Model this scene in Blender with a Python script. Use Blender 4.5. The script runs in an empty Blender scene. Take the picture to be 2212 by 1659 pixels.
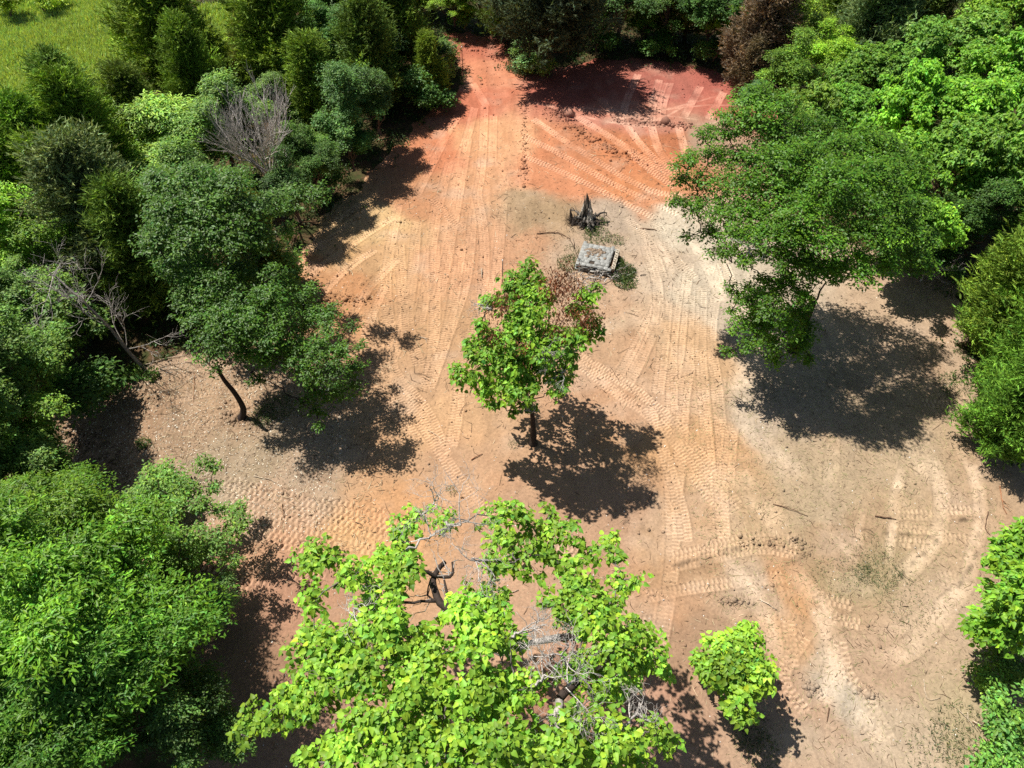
import bpy, math, random
import numpy as np
from mathutils import Vector

# ---------------------------------------------------------------- camera, sky, sun, exposure
S = bpy.context.scene
COL = S.collection
CAMH, PITCH, F, CU, CV = 28.0, math.radians(50), 1533.0, 1106.0, 829.5
cam = bpy.data.objects.new('camera', bpy.data.cameras.new('camera'))
COL.objects.link(cam)
cam.location = (0, 0, CAMH)
cam.rotation_euler = (math.pi / 2 - PITCH, 0, 0)
cam.data.sensor_width = 36
cam.data.lens = 36 * F / 2212.0
cam.data.clip_start = 0.5
cam.data.clip_end = 6000
S.camera = cam
SX, SY = 0.45, -0.28                    # shadow shift per metre of height
w = bpy.data.worlds.new('World'); S.world = w; w.use_nodes = True
nt = w.node_tree
bg = nt.nodes['Background']
sky = nt.nodes.new('ShaderNodeTexSky'); sky.sky_type = 'NISHITA'; sky.sun_disc = False
sky.sun_elevation = math.atan(1 / math.hypot(SX, SY)); sky.sun_rotation = math.atan2(-SX, -SY)
nt.links.new(sky.outputs[0], bg.inputs[0]); bg.inputs[1].default_value = 0.055
sl = bpy.data.lights.new('sun', 'SUN'); sl.energy = 4.9; sl.angle = math.radians(0.53); sl.color = (1, 0.965, 0.90)
so = bpy.data.objects.new('sun', sl); COL.objects.link(so)
so.rotation_euler = Vector((SX, SY, -1)).to_track_quat('-Z', 'Y').to_euler()
S.view_settings.view_transform = 'Standard'; S.view_settings.look = 'None'
S.view_settings.exposure = 0.58; S.view_settings.gamma = 1
S.cycles.max_bounces = 6; S.cycles.diffuse_bounces = 3; S.cycles.transmission_bounces = 4
S.cycles.glossy_bounces = 2; S.cycles.use_denoising = False

# ---------------------------------------------------------------- maths helpers
ct, st = math.cos(PITCH), math.sin(PITCH)
def ray(u, v):
    x = (u - CU) / F; y = (v - CV) / F
    return np.array([x, ct - y * st, -(st + y * ct)])
def W(u, v, z=0.0):
    d = ray(u, v); t = (z - CAMH) / d[2]
    return np.array([d[0] * t, d[1] * t, z])
def WY(u, v, Y):
    d = ray(u, v); t = Y / d[1]
    return np.array([d[0] * t, Y, CAMH + d[2] * t])
def lin(c):
    c = np.asarray(c, float) / 255.0
    return np.where(c <= 0.04045, c / 12.92, ((c + 0.055) / 1.055) ** 2.4)
def unit(a):
    return a / (np.linalg.norm(a, axis=-1, keepdims=True) + 1e-9)
def RNG(s): return np.random.default_rng(s)

def noise2(x, y, seed=0):
    """value noise, smooth, vectorised, -1..1"""
    xi = np.floor(x).astype(np.int64); yi = np.floor(y).astype(np.int64)
    fx = x - xi; fy = y - yi
    fx = fx * fx * (3 - 2 * fx); fy = fy * fy * (3 - 2 * fy)
    def h(a, b):
        n = (a * 374761393 + b * 668265263 + seed * 974634777) & 0xffffffff
        n = ((n ^ (n >> 13)) * 1274126177) & 0xffffffff
        n = n ^ (n >> 16)
        return (n & 0xffff) / 32767.5 - 1
    return ((h(xi, yi) * (1 - fx) + h(xi + 1, yi) * fx) * (1 - fy)
            + (h(xi, yi + 1) * (1 - fx) + h(xi + 1, yi + 1) * fx) * fy)
def fbm(x, y, seed=0, o=4):
    s = 0; a = 1; t = 0
    for i in range(o):
        s = s + a * noise2(x * 2 ** i, y * 2 ** i, seed + i * 17); t += a; a *= .5
    return s / t
def inpoly(x, y, P):
    r = np.zeros(x.shape, bool); n = len(P)
    for i in range(n):
        x0, y0 = P[i]; x1, y1 = P[(i + 1) % n]
        if y0 == y1: continue
        c = ((y0 > y) != (y1 > y)) & (x < (x1 - x0) * (y - y0) / (y1 - y0) + x0)
        r ^= c
    return r

# ---------------------------------------------------------------- mesh helpers
def mesh_np(name, V, FS, mat, tint=None, smooth=False):
    V = np.ascontiguousarray(V, np.float32)
    FS = [f for f in FS if len(f)]
    me = bpy.data.meshes.new(name)
    me.vertices.add(len(V)); me.vertices.foreach_set('co', V.ravel())
    lv = np.concatenate([f.ravel() for f in FS]).astype(np.int32)
    tot = np.concatenate([np.full(len(f), f.shape[1]) for f in FS]).astype(np.int32)
    start = np.concatenate([[0], np.cumsum(tot)[:-1]]).astype(np.int32)
    me.loops.add(len(lv)); me.loops.foreach_set('vertex_index', lv)
    me.polygons.add(len(tot)); me.polygons.foreach_set('loop_start', start)
    if smooth: me.polygons.foreach_set('use_smooth', np.ones(len(tot), bool))
    me.update(calc_edges=True)
    if tint is not None:
        a = me.color_attributes.new('tint', 'FLOAT_COLOR', 'POINT')
        c = np.ones((len(V), 4), np.float32); c[:, :3] = tint
        a.data.foreach_set('color', c.ravel())
    me.materials.append(mat)
    return me

class MB:
    """collects geometry with a per-vertex tint"""
    def __init__(s): s.V = []; s.F = {}; s.T = []; s.n = 0
    def add(s, V, F, tint=(1, 1, 1)):
        V = np.asarray(V, float).reshape(-1, 3); F = np.asarray(F, int)
        s.V.append(V); s.F.setdefault(F.shape[1], []).append(F + s.n)
        t = np.asarray(tint, float)
        s.T.append(np.broadcast_to(t, (len(V), 3)) if t.ndim == 1 else t)
        s.n += len(V)
    def mesh(s, name, mat, smooth=False, off=None):
        V = np.concatenate(s.V)
        if off is not None: V = V - np.asarray(off)
        return mesh_np(name, V, [np.concatenate(f) for f in s.F.values()], mat, np.concatenate(s.T), smooth)
    def tube(s, P, R, k=6, tint=(1, 1, 1), cap=True):
        P = np.asarray(P, float); m = len(P); R = np.broadcast_to(R, (m,)).astype(float)
        T = unit(np.gradient(P, axis=0))
        a = np.array([0, 0, 1.]) if abs(T[0, 2]) < .9 else np.array([1., 0, 0])
        A = unit(np.cross(T, a)); B = np.cross(T, A)
        th = np.arange(k) * 2 * math.pi / k
        V = (P[:, None] + R[:, None, None] * (np.cos(th)[None, :, None] * A[:, None] + np.sin(th)[None, :, None] * B[:, None])).reshape(-1, 3)
        i = np.arange(m - 1)[:, None] * k; j = np.arange(k)[None]; j2 = (j + 1) % k
        s.add(V, np.stack([i + j, i + j2, i + k + j2, i + k + j], -1).reshape(-1, 4), tint)
        if cap:
            b = s.n - len(V) + (m - 1) * k
            s.F.setdefault(k, []).append((b + np.arange(k))[None])
    def box(s, c, size, rot=0, tint=(1, 1, 1), jit=0, rng=None, tilt=(0, 0)):
        sx, sy, sz = [d / 2 for d in size]
        V = np.array([(x, y, z) for z in (-sz, sz) for x, y in ((-sx, -sy), (sx, -sy), (sx, sy), (-sx, sy))])
        if jit: V = V + rng.normal(0, jit, V.shape)
        ca, sa = math.cos(tilt[0]), math.sin(tilt[0]); V = V @ np.array([[1, 0, 0], [0, ca, sa], [0, -sa, ca]])
        ca, sa = math.cos(tilt[1]), math.sin(tilt[1]); V = V @ np.array([[ca, 0, -sa], [0, 1, 0], [sa, 0, ca]])
        ca, sa = math.cos(rot), math.sin(rot); V = V @ np.array([[ca, sa, 0], [-sa, ca, 0], [0, 0, 1]])
        s.add(V + np.asarray(c), [(3, 2, 1, 0), (4, 5, 6, 7), (0, 1, 5, 4), (1, 2, 6, 5), (2, 3, 7, 6), (3, 0, 4, 7)], tint)

def obj(name, me, parent=None, color=None, **props):
    o = bpy.data.objects.new(name, me); COL.objects.link(o)
    if parent is not None: o.parent = parent
    if color is not None: o.color = (*color, 1)
    for k, v in props.items(): o[k] = v
    return o
def thing(name, label, cat, loc, rot=0, group=None, scale=1):
    o = obj(name, None, label=label, category=cat)
    o.location = loc; o.rotation_euler = (0, 0, rot)
    o.scale = (scale,) * 3 if np.isscalar(scale) else scale
    o.empty_display_size = .3
    if group: o['group'] = group
    return o
def solo(name, me, label, cat, loc=(0, 0, 0), rot=0, group=None):
    o = obj(name, me, label=label, category=cat); o.location = loc; o.rotation_euler = (0, 0, rot)
    if group: o['group'] = group
    return o

# ---------------------------------------------------------------- materials
def newmat(name):
    m = bpy.data.materials.new(name); m.use_nodes = True
    n = m.node_tree; b = n.nodes['Principled BSDF']
    return m, n, b
def leafmat(name, rough=.5, trans=.27, spec=.28):
    m, n, b = newmat(name)
    at = n.nodes.new('ShaderNodeAttribute'); at.attribute_name = 'tint'
    oi = n.nodes.new('ShaderNodeObjectInfo')
    mx = n.nodes.new('ShaderNodeMix'); mx.data_type = 'RGBA'; mx.blend_type = 'MULTIPLY'; mx.inputs[0].default_value = 1
    n.links.new(at.outputs['Color'], mx.inputs[6]); n.links.new(oi.outputs['Color'], mx.inputs[7])
    n.links.new(mx.outputs[2], b.inputs['Base Color'])
    b.inputs['Roughness'].default_value = rough; b.inputs['Specular IOR Level'].default_value = spec
    tr = n.nodes.new('ShaderNodeBsdfTranslucent')
    m2 = n.nodes.new('ShaderNodeMix'); m2.data_type = 'RGBA'; m2.blend_type = 'MULTIPLY'; m2.inputs[0].default_value = 1
    m2.inputs[7].default_value = (1.3, 1.25, .5, 1)
    n.links.new(mx.outputs[2], m2.inputs[6]); n.links.new(m2.outputs[2], tr.inputs[0])
    ms = n.nodes.new('ShaderNodeMixShader'); ms.inputs[0].default_value = trans
    n.links.new(b.outputs[0], ms.inputs[1]); n.links.new(tr.outputs[0], ms.inputs[2])
    n.links.new(ms.outputs[0], n.nodes['Material Output'].inputs[0])
    return m
LEAF = leafmat('broad_leaf')
GLOSS = leafmat('glossy_leaf', .45, .32, .3)
CED = leafmat('cedar_foliage', .7, .18, .2)
def solidmat(name, rough=.85, nscale=14, amt=.35, bump=.4, bscale=30, stretch=(1, 1, 1)):
    m, n, b = newmat(name)
    at = n.nodes.new('ShaderNodeAttribute'); at.attribute_name = 'tint'
    tc = n.nodes.new('ShaderNodeTexCoord'); mp = n.nodes.new('ShaderNodeMapping'); mp.inputs['Scale'].default_value = stretch
    n.links.new(tc.outputs['Object'], mp.inputs[0])
    nz = n.nodes.new('ShaderNodeTexNoise'); nz.inputs['Scale'].default_value = nscale; nz.inputs['Detail'].default_value = 6
    n.links.new(mp.outputs[0], nz.inputs[0])
    mr = n.nodes.new('ShaderNodeMapRange'); mr.inputs[3].default_value = 1 - amt; mr.inputs[4].default_value = 1 + amt
    mr.inputs[1].default_value = .3; mr.inputs[2].default_value = .7
    n.links.new(nz.outputs[0], mr.inputs[0])
    vm = n.nodes.new('ShaderNodeVectorMath'); vm.operation = 'SCALE'
    n.links.new(at.outputs['Color'], vm.inputs[0]); n.links.new(mr.outputs[0], vm.inputs['Scale'])
    n.links.new(vm.outputs[0], b.inputs['Base Color'])
    b.inputs['Roughness'].default_value = rough; b.inputs['Specular IOR Level'].default_value = .25
    n2 = n.nodes.new('ShaderNodeTexNoise'); n2.inputs['Scale'].default_value = bscale; n2.inputs['Detail'].default_value = 5
    n.links.new(mp.outputs[0], n2.inputs[0])
    bp = n.nodes.new('ShaderNodeBump'); bp.inputs[0].default_value = bump; bp.inputs[1].default_value = .03
    n.links.new(n2.outputs[0], bp.inputs['Height']); n.links.new(bp.outputs[0], b.inputs['Normal'])
    return m
BARK = solidmat('bark', stretch=(1, 1, .25))
WOOD = solidmat('weathered_wood', stretch=(1, 1, .2), nscale=20, amt=.5, bump=.8)
CONC = solidmat('weathered_concrete', nscale=9, amt=.22, bump=.5, bscale=45)
METAL = solidmat('rusty_metal', rough=.6, nscale=25, amt=.3)
CLOD = solidmat('soil_clod', nscale=20, amt=.25)
STRAW = solidmat('dry_litter', nscale=6, amt=.2, bump=0)

# ---------------------------------------------------------------- ground
CLEAR = [(955, 70), (1100, 80), (1106, 140), (1150, 158), (1290, 128), (1400, 128), (1530, 150), (1640, 205), (1740, 210), (1640, 300), (1700, 460),
         (1900, 545), (2060, 590), (2085, 700), (2100, 860), (2130, 960), (2212, 1000), (2420, 1050), (2700, 1800), (380, 1900),
         (370, 1500), (430, 1320), (330, 1260), (230, 1150), (130, 1080), (120, 900), (165, 850), (300, 790), (440, 745), (560, 690), (610, 620),
         (650, 540), (730, 440), (830, 350), (930, 240), (1010, 175), (985, 120)]
FIELD = [(-900, -420), (420, -420), (330, 0), (300, 130), (300, 260), (200, 300), (100, 270), (60, 210), (-60, 260), (-900, 300)]
FIELD2 = [(430, 20), (560, 0), (570, 120), (520, 190), (440, 160)]
clearW = [tuple(W(u, v)[:2]) for u, v in CLEAR]
def fieldw(P):
    return [tuple(W(u, max(v, -420))[:2]) for u, v in P]
fieldW, field2W = fieldw(FIELD), fieldw(FIELD2)

def axis(segs, lo, hi):
    out = []
    for a, b, s in segs: out.append(np.arange(a, b, s))
    out = np.concatenate(out)
    g = []; x = out[0]; s = segs[0][2] * 3
    while x > lo: x -= s; s *= 1.22; g.append(x)
    g2 = []; x = out[-1]; s = segs[-1][2] * 3
    while x < hi: x += s; s *= 1.22; g2.append(x)
    return np.concatenate([g[::-1], out, g2])
ax = axis([(-23, 26, .05)], -1500, 1500)
ay = axis([(4, 20, .046), (20, 45, .044), (45, 66, .08)], -400, 3000)
X, Y = np.meshgrid(ax, ay)
shp = X.shape

ANCH = [(1050,90,(196,105,80)),(1040,160,(216,130,95)),(1000,230,(206,112,82)),(1180,150,(186,92,74)),(1300,250,(200,122,104)),(1450,180,(182,98,86)),
(1550,180,(186,94,82)),(1590,235,(190,100,84)),(1430,255,(196,122,102)),(1250,200,(188,96,80)),(1080,300,(224,156,112)),(950,330,(208,124,86)),(1250,330,(206,126,86)),(1400,340,(206,122,76)),
(1450,300,(186,106,68)),(1540,300,(184,144,124)),(900,420,(200,135,96)),(1050,400,(216,152,112)),(1200,390,(212,132,92)),(1400,420,(212,130,82)),(1330,380,(210,128,84)),
(1170,460,(172,138,108)),(1300,480,(184,156,140)),(1360,530,(186,158,140)),(1420,580,(196,168,150)),(1500,520,(204,182,166)),(1530,600,(204,182,166)),(780,470,(212,168,120)),
(700,540,(218,164,110)),(640,590,(208,140,90)),(850,550,(204,154,112)),(1000,550,(208,148,110)),(1080,550,(202,144,110)),(750,650,(200,138,95)),
(900,700,(198,148,110)),(1000,800,(198,150,116)),(870,850,(198,150,116)),(1300,650,(196,154,128)),(1400,680,(202,166,142)),(1350,800,(194,148,118)),
(1500,750,(204,158,122)),(1450,950,(202,150,108)),(1550,1000,(198,148,108)),(1300,850,(194,144,114)),(1000,1000,(198,150,120)),(950,900,(206,156,118)),
(450,850,(180,142,116)),(250,900,(158,122,98)),(350,950,(172,136,112)),(500,1000,(174,146,124)),(600,1090,(192,152,128)),(560,1190,(198,144,114)),
(750,1170,(214,160,112)),(650,1040,(182,150,130)),(850,1130,(210,150,106)),(480,1200,(194,138,110)),(620,1270,(188,134,110)),(1300,1150,(190,144,118)),
(1600,700,(200,174,158)),(1650,900,(186,160,144)),(1590,1060,(196,158,126)),(1750,1050,(184,154,128)),(1850,1150,(176,140,112)),(1960,1100,(192,156,126)),
(2100,1100,(190,152,124)),(2050,700,(194,158,134)),(1900,1000,(190,158,132)),(1600,1170,(192,154,122)),(1450,1300,(198,148,116)),(1700,1270,(196,142,100)),
(1610,1260,(188,156,136)),(1800,1320,(184,146,118)),(1700,1400,(198,150,114)),(1770,1450,(202,172,152)),(1790,1508,(192,170,156)),(1880,1450,(190,152,128)),
(1880,1230,(172,146,114)),(2050,1400,(192,158,134)),(1700,1550,(190,148,124)),(1900,1600,(198,168,146)),(2100,1600,(186,160,130)),(1500,1400,(176,136,112)),
(1450,1550,(190,140,120)),(1100,1350,(200,152,126)),(750,1600,(178,132,112)),(520,1400,(150,112,90)),(1300,1450,(198,138,114)),(1340,1250,(190,140,112)),(1480,1190,(196,150,116))]
K = 0.68
ap = np.array([W(u, v)[:2] for u, v, c in ANCH], np.float32); ac = np.array([lin(c) for u, v, c in ANCH], np.float32) * K
ac = (ac * .84 + .16 * ac.mean(1, keepdims=True)) * np.array([.98, 1.02, .89])
wx = X + 2.2 * fbm(X * .3, Y * .3, 5, 6); wy = Y + 2.2 * fbm(X * .3, Y * .3, 9, 6)
num = np.zeros(shp + (3,), np.float32); den = np.zeros(shp, np.float32)
for (px, py), c in zip(ap, ac):
    d2 = (wx - px) ** 2 + (wy - py) ** 2
    wt = (1 / (d2 + .5) ** 2.6).astype(np.float32)
    num += wt[..., None] * c; den += wt
soil = num / den[..., None]
jx = X + .7 * fbm(X * .8, Y * .8, 21, 3); jy = Y + .7 * fbm(X * .8, Y * .8, 31, 3)
clear = inpoly(jx, jy, clearW)
field = inpoly(jx, jy, fieldW) | inpoly(jx, jy, field2W)
# height: rolling, clods, fine lumps
rough_z = fbm(X * 1.6, Y * 1.6, 3, 4)
streak = fbm(X * 2.4 + .3 * Y, Y * .22, 71, 4) * np.clip((Y - 14) / 8, 0, 1)
soilvar = 1 + .16 * streak + .10 * fbm(X * .9, Y * .9, 44, 4) + .09 * fbm(X * 4, Y * 4, 48, 3)
H = .10 * fbm(X * .12, Y * .12, 2, 3) + .045 * rough_z
fine = .014 * fbm(X * 5, Y * 5, 7, 3) + .008 * noise2(X * 13, Y * 13, 8)
smoothf = np.ones(shp)
tr_h = np.zeros(shp); tr_c = np.ones(shp); tr_pale = np.zeros(shp)

def spline(P, step=.12):
    P = np.asarray(P, float)
    if len(P) == 2:
        n = max(2, int(np.linalg.norm(P[1] - P[0]) / step)); t = np.linspace(0, 1, n)[:, None]
        return P[0] * (1 - t) + P[1] * t
    Q = np.vstack([2 * P[0] - P[1], P, 2 * P[-1] - P[-2]]); out = []
    for i in range(1, len(Q) - 2):
        p0, p1, p2, p3 = Q[i - 1], Q[i], Q[i + 1], Q[i + 2]
        n = max(2, int(np.linalg.norm(p2 - p1) / step))
        t = np.linspace(0, 1, n, endpoint=False)[:, None]
        out.append(.5 * ((2 * p1) + (-p0 + p2) * t + (2 * p0 - 5 * p1 + 4 * p2 - p3) * t ** 2 + (-p0 + 3 * p1 - 3 * p2 + p3) * t ** 3))
    out.append(P[-1:])
    return np.vstack(out)
def stamp(path, hw, fn):
    """call fn(slice, s, t) for the grid cells near each stretch of the path; s along, t across"""
    L = np.concatenate([[0], np.cumsum(np.linalg.norm(np.diff(path, axis=0), axis=1))])
    step = 4
    for i in range(0, len(path) - 1, step):
        a = path[i]; b = path[min(i + step, len(path) - 1)]
        d = b - a; l = np.hypot(*d)
        if l < 1e-6: continue
        d = d / l
        x0, x1 = min(a[0], b[0]) - hw, max(a[0], b[0]) + hw; y0, y1 = min(a[1], b[1]) - hw, max(a[1], b[1]) + hw
        i0, i1 = np.searchsorted(ax, [x0, x1]); j0, j1 = np.searchsorted(ay, [y0, y1])
        if i1 <= i0 or j1 <= j0: continue
        sl_ = (slice(j0, j1), slice(i0, i1))
        rx = X[sl_] - a[0]; ry = Y[sl_] - a[1]
        s = rx * d[0] + ry * d[1]; t = rx * -d[1] + ry * d[0]
        m = (s >= 0) & (s < l) & (abs(t) < hw)
        if m.any(): fn(sl_, m, s + L[i], t)
trk_rng = RNG(12)
def track(px, width=.6, pitch=.17, amp=.075, style=0, tint=1.12, pale=.18, fade=1.0):
    P = spline([W(u, v)[:2] for u, v in px]); hw = width / 2 + .1; ph = trk_rng.random()
    skew = trk_rng.uniform(-.15, .15)
    def fn(sl_, m, s, t):
        a = abs(t) / (width / 2)
        inside = np.clip((1.05 - a) / .1, 0, 1) * m
        brk = np.clip(.85 + .7 * noise2(X[sl_] * 1.1, Y[sl_] * 1.1, 77), 0, 1) * fade
        inside = inside * brk
        k = s / pitch + ph + np.where(t > 0, .5, 0) * (style == 0) + skew * t / pitch + (abs(t) * 1.6 / pitch if style == 2 else 0)
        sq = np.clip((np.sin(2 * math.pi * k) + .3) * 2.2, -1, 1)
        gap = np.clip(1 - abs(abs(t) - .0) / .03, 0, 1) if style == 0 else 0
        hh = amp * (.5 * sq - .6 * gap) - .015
        berm = .045 * np.exp(-((a - 1.08) / .10) ** 2) * m * fade
        tr_h[sl_] = tr_h[sl_] * (1 - inside) + hh * inside + berm
        smoothf[sl_] = smoothf[sl_] * (1 - .88 * inside)
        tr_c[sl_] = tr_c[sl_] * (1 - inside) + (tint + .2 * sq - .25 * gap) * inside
        tr_pale[sl_] = tr_pale[sl_] * (1 - inside) + pale * inside
    stamp(P, hw, fn)
def smear(px, width=.5, tint=1.1, pale=.5, depth=.02, fade=1):
    P = spline([W(u, v)[:2] for u, v in px]); LL = np.linalg.norm(np.diff(P, axis=0), axis=1).sum()
    def fn(sl_, m, s, t):
        a = abs(t + .06 * noise2(s * .5, s * 0, 75)) / (width / 2 * (1 + .18 * noise2(s * .5, s * 0 + 4, 76)))
        brk = np.clip(np.minimum(s, LL - s) / min(1.2, LL / 3), 0, 1) * np.clip(.8 + .8 * noise2(X[sl_] * 1.7, Y[sl_] * 1.7, 79), 0, 1) * fade
        ins = np.clip((1.25 - a) / .75, 0, 1) * m * brk
        tr_h[sl_] = tr_h[sl_] * (1 - ins) - depth * ins + .02 * np.exp(-((a - 1.15) / .12) ** 2) * m * fade
        smoothf[sl_] *= 1 - .6 * ins
        tr_c[sl_] = tr_c[sl_] * (1 - ins) + (tint + .1 * fbm(s * 6, t * 2, 73, 2)) * ins
        tr_pale[sl_] = np.maximum(tr_pale[sl_], pale * ins)
    stamp(P, width * .75 + .15, fn)
def windrow(px, width=.35, h=.10, dark=.8):
    P = spline([W(u, v)[:2] for u, v in px])
    def fn(sl_, m, s, t):
        n = np.clip(.2 + 1.4 * fbm(X[sl_] * 3, Y[sl_] * 3, 91, 3), 0, 1)
        g = np.exp(-(t / (width / 2)) ** 2) * m * n
        tr_h[sl_] += h * g; smoothf[sl_] = np.maximum(smoothf[sl_], 1 + 1.5 * g)
        tr_c[sl_] = tr_c[sl_] * (1 - g) + dark * g
    stamp(P, width, fn)

def pair(px, gap=1.35, **k):
    P = np.array([W(u, v)[:2] for u, v in px]); T = unit(np.gradient(P, axis=0)); N = np.stack([-T[:, 1], T[:, 0]], 1)
    for sgn in (-.5, .5):
        Q = P + N * gap * sgn
        z = []
        for q in Q:                      # back to picture coordinates, for the common interface
            dx, dy, dz = q[0], q[1], -CAMH
            yc = (-(dy * st) - dz * ct); zc = dy * ct - dz * st
            z.append((CU + F * dx / zc, CV + F * yc / zc))
        track(z, **k)

# broad, faint graded passes first
for px in [[(1060, 95), (1080, 200), (1090, 400), (1080, 500)], [(1000, 330), (960, 450), (930, 600)], [(1130, 200), (1125, 330), (1120, 470)]]:
    smear(px, width=1.6, tint=1.04, pale=.15, depth=.03)
windrow([(1133, 210), (1131, 290), (1133, 370), (1140, 400)], .3, .12, .8)
windrow([(1180, 235), (1250, 285), (1330, 330), (1370, 345)], .9, .12, .74)
windrow([(1330, 262), (1420, 268), (1500, 272)], .5, .12, .72)
windrow([(1290, 300), (1350, 330), (1420, 400)], .5, .09, .8)
windrow([(650, 600), (700, 640), (790, 650)], .6, .1, .8)
windrow([(720, 460), (790, 460)], .6, .1, .8)
for q_ in ([(790,452),(720,497),(660,540)],[(845,560),(790,610),(720,640)],[(780,500),(730,540),(660,590)],[(1105,560),(1110,620),(1100,680)]): windrow(q_, .3, .12, .7)
# fans of tracks
T0 = [
 [(1133,295),(1230,345),(1320,396),(1464,464)], [(1133,338),(1248,389),(1414,472)], [(1151,259),(1248,324),(1392,407),(1471,425)],
 [(1212,238),(1320,299),(1457,389)], [(1248,252),(1340,315),(1392,360),(1457,407)], [(1349,266),(1392,324),(1457,382)], [(1406,272),(1425,330),(1462,372)],
 [(1464,270),(1482,342)], [(1378,162),(1355,215),(1342,259)], [(1424,173),(1412,215),(1406,259)], [(1447,180),(1432,225),(1428,262)],
 [(1513,187),(1495,220),(1477,252)], [(1563,200),(1545,232),(1530,258)], [(1434,180),(1422,215),(1418,262)]]
for p in T0: track(p, tint=1.16, pale=.4, pitch=.22, amp=.09)
T1 = [
 [(1046,230),(1039,360),(1021,468),(1007,597),(975,700),(930,830)], [(970,350),(960,389),(942,468),(924,597),(905,700)], [(1085,440),(1082,479),(1071,597),(1065,690)],
 [(1025,234),(1010,290),(992,342)], [(989,252),(956,302),(930,340)], [(859,443),(834,597),(840,700),(845,760)], [(798,668),(827,783),(881,873),(938,956),(1014,1071),(1070,1120)],
 [(862,531),(870,711),(845,790),(920,890),(960,980)], [(938,531),(938,711),(924,830)], [(996,531),(967,711),(938,801),(924,840)], [(992,837),(985,900),(974,963)],
 [(1060,600),(1030,720),(1010,800)], [(900,480),(890,600),(880,690),(905,790)], [(1010,300),(990,420),(965,560),(950,640)], [(1030,420),(1045,520),(1040,640),(1020,740)],
 [(790,690),(812,800),(850,880),(905,960)], [(1065,250),(1062,350)], [(1020,180),(1050,230)], [(960,300),(900,420)]]
for p in T1: track(p, width=.62)
T2 = [
 [(800,450),(720,510),(640,570)], [(850,470),(760,530),(650,610)], [(810,540),(740,590),(680,650)], [(860,560),(800,620),(760,680)], [(780,440),(700,500),(650,545)],
 [(830,620),(800,690),(790,730)]]
for p in T2: track(p, width=.5, tint=1.12, pale=.35, amp=.12)
T3 = [
 [(1488,567),(1474,675),(1463,783),(1445,891)], [(1499,639),(1495,747),(1477,855),(1470,963),(1460,1060)], [(1560,567),(1535,711),(1549,855),(1560,999),(1553,1128)],
 [(1392,531),(1421,639),(1374,747),(1334,819)], [(1464,621),(1450,747),(1450,891)], [(1416,600),(1420,680),(1390,760),(1350,840)], [(1515,620),(1512,750),(1520,880),(1530,1000)],
 [(1416,480),(1460,560),(1500,600)], [(1350,470),(1400,520),(1430,600)], [(1440,650),(1430,760),(1420,850)],
 [(1248,783),(1338,855),(1392,891),(1464,963),(1504,1035),(1560,1100)], [(1230,760),(1300,800),(1380,850),(1470,930),(1530,1010),(1590,1090)],
 [(1416,909),(1488,981),(1542,1053),(1589,1107)], [(1448,1040),(1452,1188),(1440,1300),(1424,1390)], [(1553,1020),(1558,1100),(1562,1170)], [(1400,880),(1440,1000),(1470,1100),(1480,1170)],
 [(1560,560),(1590,640)], [(1580,920),(1570,1050)]]
for p in T3: track(p, width=.62, pale=.25)
T4 = [
 [(480,1040),(650,1080),(830,1110)], [(490,1062),(700,1104),(850,1136)], [(500,1090),(700,1130),(860,1162)], [(500,1118),(650,1152),(800,1188),(880,1210)], [(440,1206),(600,1235),(700,1255)],
 [(500,1146),(640,1180),(760,1214),(820,1235)], [(430,1230),(520,1262),(600,1275)], [(260,905),(420,855),(560,835)], [(330,850),(440,800),(560,780)], [(400,980),(470,900),(560,860)],[(280,960),(400,920),(500,905)]]
for i, p in enumerate(T4): track(p, width=.56, pitch=.26 if i < 7 else .2, amp=.085, tint=1.06, pale=.12, fade=1 if i < 7 else .7)
T5 = [
 [(1452,1205),(1560,1178),(1650,1160),(1722,1175)], [(1452,1225),(1540,1205),(1640,1185),(1720,1200)], [(1762,1278),(1794,1332),(1859,1350)], [(1812,1385),(1830,1460),(1866,1500),(1920,1600)],
 [(1400,1290),(1500,1270),(1620,1255),(1690,1245)], [(1770,1290),(1840,1310)], [(1740,1370),(1690,1460),(1740,1540)], [(1700,1340),(1710,1440)], [(1840,1530),(1900,1600)],
 [(1350,1350),(1420,1340)], [(1380,1400),(1440,1440)], [(1130,1180),(1280,1200)],
 [(1940,1110),(2020,1112)], [(1940,1140),(2020,1145)], [(1935,1170),(2000,1176)], [(2035,1160),(2105,1165)], [(2035,1100),(2110,1102)], [(2030,1250),(2080,1240)], [(1990,870),(2080,880)], [(2090,880),(2110,960)],
 [(930,430),(1000,500)]]
for p in T5: track(p, width=.52, pitch=.2, tint=1.06, pale=.2)
# dozer spin marks: nested arcs
for k in range(7):
    r = 1 - k * .11
    smear([(1560 + 60 * (1 - r), 1262), (1700 * r + 1640 * (1 - r), 1246 + 20 * (1 - r)), (1735 * r + 1640 * (1 - r), 1300), (1725 * r + 1640 * (1 - r), 1350)], width=.14, tint=1.1 - .1 * (k % 2), pale=.1, depth=.03 * (k % 2))
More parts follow.
